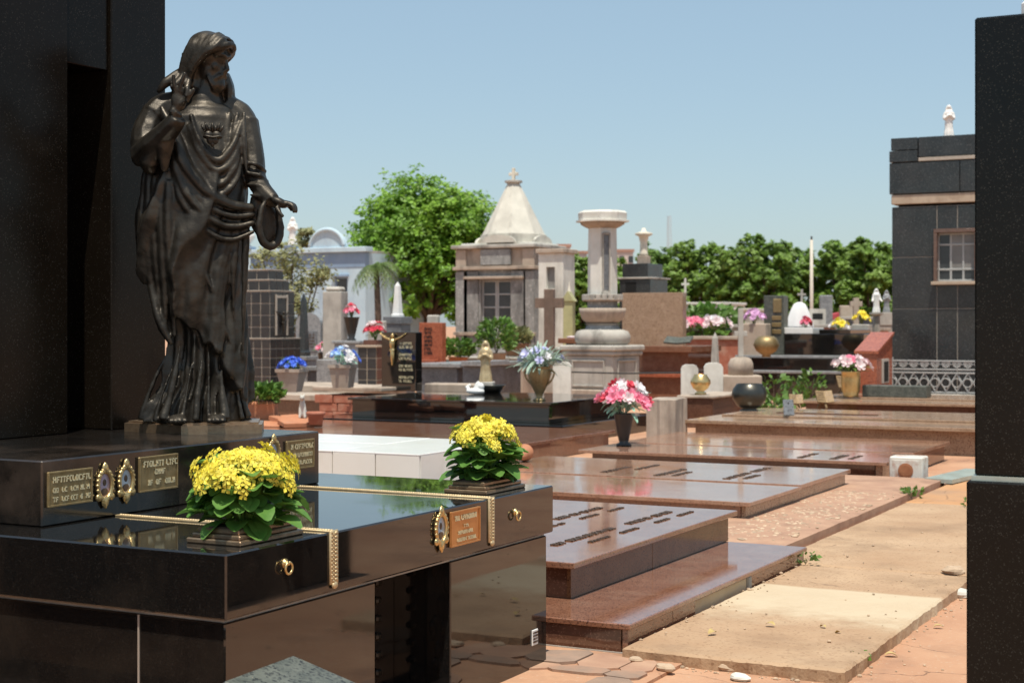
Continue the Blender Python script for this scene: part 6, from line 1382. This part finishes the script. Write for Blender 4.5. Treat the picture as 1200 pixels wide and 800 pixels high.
# ---- clutter of small graves behind
x, y = at(838, 28.5); obelisk('small pale weathered obelisk behind the white posts', (x, y, 0), .17, zat(389, 28.5)-.5, 'cement', (.36, .5, 'cement'))
def grave(label, px0, px1, Y, dy, pyt, m, capm='cement', rows=None, cat='grave', name='small_grave'):
    X0, X1 = XonY(px0, Y), XonY(px1, Y); z_ = zat(pyt, dep((X0+X1)/2, Y)); r = thing(name, label, cat, ((X0+X1)/2, Y, 0)); wb(r, 'body', m, X0, X1, Y, Y+dy, 0, z_-.08, .01); wb(r, 'coping', capm, X0-.05, X1+.05, Y-.05, Y+dy+.05, z_-.08, z_, .01); return r
grave('orange-brown low grave wall right of the brown stele', 800, 880, 36, 1.5, 394, 'brick_red', 'cement_pink'); grave('white plastered tomb under the trees', 798, 848, 45, 2, 354, 'plaster_white', 'plaster_white'); grave('cream plastered tomb right of the white plastered one', 846, 871, 43, 2, 361, 'plaster_cream', 'plaster_cream'); grave('dark brown grave behind the small obelisk', 800, 856, 39, 1, 384, 'brown_wood', 'cement')
grave('tan grave behind the concrete cross', 858, 884, 37, 1.2, 380, 'cement_pink')
grave('grey distant grave wall left of the red tomb', 985, 1050, 44, 1.5, 371, 'granite_bluegrey'); grave('pale distant grave right of the white sheet', 965, 990, 40, 1, 382, 'cement'); grave('orange distant grave below the small white angel', 1000, 1030, 38, 1, 384, 'terracotta', 'cement_pink'); grave('small red grave right of the pole', 950, 966, 37.5, 1, 380, 'brick_red', 'cement')
x, y = at(815, 41); shrub('bush', 'green bush between the pale tombs under the trees', (x, y, zat(384, 41)-.6), .8, 1.1, 'leaf_plant', 500, .25, 91); x, y = at(838, 41.5); shrub('bush', 'darker green bush right of another under the trees', (x, y, zat(384, 41)-.7), .7, 1.25, 'leaf_plant', 420, .25, 92)
bouquet('pink flowers on the dark brown grave behind the small obelisk', (*at(812, 38.6), zat(386, 38.6)), .4, .25, ['petal_pink', 'petal_pale'], .12, 'leaf_plant', 12, .15, .05, 93, 18)
bouquet('cream flowers above the small obelisk', (*at(838, 38.5), zat(386, 38.5)), .4, .3, ['petal_white', 'petal_pale'], .12, 'leaf_dry', 16, .18, .05, 94, 16)
bouquet('yellow flowers left of the brown wooden cross', (*at(984, 37), zat(388, 37)), .22, .24, ['petal_yellow', 'petal_white'], .09, 'leaf_plant', 6, .15, .05, 95, 14); bouquet('orange-yellow flowers below the brown wooden cross', (*at(1010, 36.5), zat(380, 36.5)), .17, .28, ['petal_yellow'], .08, 'leaf_dry', 8, .15, .05, 96, 14)
for px, py, d, lab, zz in ((984, 388, 37, 'yellow flowers left of the brown wooden cross', 0), (1010, 380, 36.5, 'orange-yellow flowers below the brown wooden cross', 0)):
    x, y = at(px, d); r = thing('flower_stand', 'plain stone stand under the '+lab, 'stand', (x, y, 0)); MB().box(-.2, .2, -.2, .2, 0, zat(py, d), .015).build('block', 'cement', r)
# white cloth-draped grave marker
x, y = at(937, 36); q = thing('draped_marker', 'grave marker draped in a white cloth, left of the pole', 'gravestone', (x, y, 0), A); zz = zat(384, 36); h = zat(354, 36)-zz
MB().box(-.25, .25, -.2, .2, 0, zz, .01).build('base', 'cement', q); mb = MB(); vs = []; fs = []
for i in range(15):
    f_ = i/14; 
    for k_ in range(28): t = 2*math.pi*k_/28; rad = (.07+.24*(1-f_)**.6*(1+.12*math.sin(6*t)*(1-f_))) if f_ < .97 else .04; vs.append((rad*math.cos(t)*1.1, rad*.7*math.sin(t), zz+h*f_))
for i in range(14):
    for k_ in range(28): a, b = i*28+k_, i*28+(k_+1) % 28; fs.append((a, b, b+28, a+28))
fs += [tuple(range(27, -1, -1)), tuple(14*28+k_ for k_ in range(28))]; mb.add(vs, fs); mb.build('cloth', 'cloth_white', q, smooth=True); c = MB(); cross_parts(c, 0, .32, .05, .2, .2, 0, .05, zz+h-.02); c.build('cross', 'cement', q)
bouquet('red ribboned flowers at the foot of the white draped marker', (*at(944, 35.5), zat(386, 35.5)), .13, .25, ['petal_red', 'petal_pink'], .07, 'leaf_plant', 6, .12, .05, 97, 12)
wb(thing('flower_stand', 'plain stone stand under the red ribboned flowers', 'stand', (*at(944, 35.5), 0)), 'block', 'cement', at(944, 35.5)[0]-.15, at(944, 35.5)[0]+.15, at(944, 35.5)[1]-.15, at(944, 35.5)[1]+.15, 0, zat(386, 35.5), .01)
simple_cross('brown wooden cross among the distant graves', 1003, 349, 42, 356, 14, 6, 'cement_pink', (.8, 1.2, 'cement'), A, name='wooden_cross'); simple_cross('slim white cross standing above the brown stele', 803, 326, 50, 333, 9, 2.5, 'plaster_white', (.5, 1.4, 'cement'), A, name='white_cross')
x, y = at(1027, 37); figurine('angel_statue', 'small white statue on a slender post left of the black building', (x, y, zat(366, 37)), zat(338, 37)-zat(366, 37), 'marble_white', 11, 1, A); q = thing('statue_post', 'slender pale post under the small white statue', 'post', (x, y, 0)); MB().lathe([(.14, 0), (.10, .2), (.09, zat(370, 37)), (.17, zat(368, 37)), (.17, zat(366, 37))], 12).build('shaft', 'cement', q, smooth=False)
x, y = at(1039, 41); figurine('stone_statue', 'grey stone statue touching the edge of the black building', (x, y, 0), zat(340, 41)-zat(366, 41), 'granite_grey', 12, 0, A, (.5, zat(366, 41), 'cement'))
x, y = at(958, 41); q = thing('sign_board', 'little white notice board right of the pole', 'sign', (x, y, 0), A); MB().box(-.22, .22, -.02, .02, zat(380, 41), zat(362, 41), .004).build('board', 'plaster_white', q); MB().box(-.14, .14, -.026, -.021, zat(374, 41), zat(367, 41), .003).build('panel', 'granite_charcoal', q); MB().tube([(0, .03, 0), (0, .03, zat(363, 41))], .02, 6).build('leg', 'iron_dark', q)
x, y = at(986, 46); q = thing('cloth_awning', 'dark red cloth spread over a distant grave', 'awning', (x, y, 0), A); MB().prism([(-.75, zat(376, 46)), (.75, zat(376, 46)), (.5, zat(369, 46)), (-.1, zat(366, 46)), (-.6, zat(371, 46))], -.3, .3, RX(R(90))).build('cloth', 'cloth_red', q)
for s in (-1, 1): MB().tube([(s*.65, 0, 0), (s*.65, 0, zat(375, 46))], .025, 6).build('leg', 'iron_dark', q)
for i, (px, pyt, d, w_, lab) in enumerate(((968, 346, 43, .35, 'grey slab headstone right of the notice board'), (992, 358, 45, .4, 'tan headstone just left of the brown wooden cross'), (916, 352, 46, .3, 'narrow pale headstone behind the black portrait headstone'))):
    x, y = at(px, d); r = thing('gravestone', lab, 'gravestone', (x, y, 0), A); MB().box(-w_/2, w_/2, -.08, .08, 0, zat(pyt, d), .02).build('stone', ['granite_grey', 'cement_pink', 'cement'][i], r)
# pole, far houses, mast
x, y = at(951, 62); q = thing('utility_pole', 'slim pale concrete pole rising before the row of trees', 'pole', (x, y, 0)); MB().tube([(0, 0, 0), (0, 0, zat(281, 62))], [.085, .06], 10).build('shaft', 'pole_concrete', q, smooth=True); MB().tube([(0, 0, zat(281, 62)), (0, 0, zat(277, 62))], .04, 6).build('tip', 'iron_dark', q)
for i, (px0, px1, pyt, d, lab) in enumerate(((640, 668, 286, 240, 'far pinkish apartment house seen right of the mausoleum roof'), (668, 688, 294, 260, 'far low pink house left of the column'), (722, 742, 292, 250, 'far pale house right of the column'))):
    a = at(px0, d); b = at(px1, d); w_ = (Vector(b)-Vector(a)).length; z_ = zat(pyt, d); r = thing('distant_house', lab, 'building', (a[0], a[1], 0), A)
    MB().box(0, w_, 0, 8, 0, z_-.4, 0).build('wall', 'far_wall', r); MB().box(-.2, w_+.2, -.2, 8.2, z_-.4, z_, 0).build('roof', 'far_roof', r)
    for k_ in range(max(2, int(w_/1.6))):
        for j in range(3): MB().box(.5+1.5*k_, 1.3+1.5*k_, -.05, -.001, z_-2.2-2.6*j, z_-1.1-2.6*j, 0).build('window', 'glass_pane', r)
d = 420; x, y = at(784, d); q = thing('lattice_mast', 'thin lattice radio mast on the horizon above the trees', 'mast', (x, y, 0)); h = zat(253, d); mb = MB()
for k_ in range(3): a = k_*2.094; mb.tube([(1.0*math.cos(a), 1.0*math.sin(a), 0), (.55*math.cos(a), .55*math.sin(a), h)], .05, 4)
for i in range(30):
    for k_ in range(3): a, b = k_*2.094, (k_+1)*2.094; f0, f1 = i/30, (i+1)/30; r0, r1 = 1-.45*f0, 1-.45*f1; mb.tube([(r0*math.cos(a), r0*math.sin(a), h*f0), (r1*math.cos(b), r1*math.sin(b), h*f1)], .04, 4)
mb.build('lattice', 'steel_far', q)
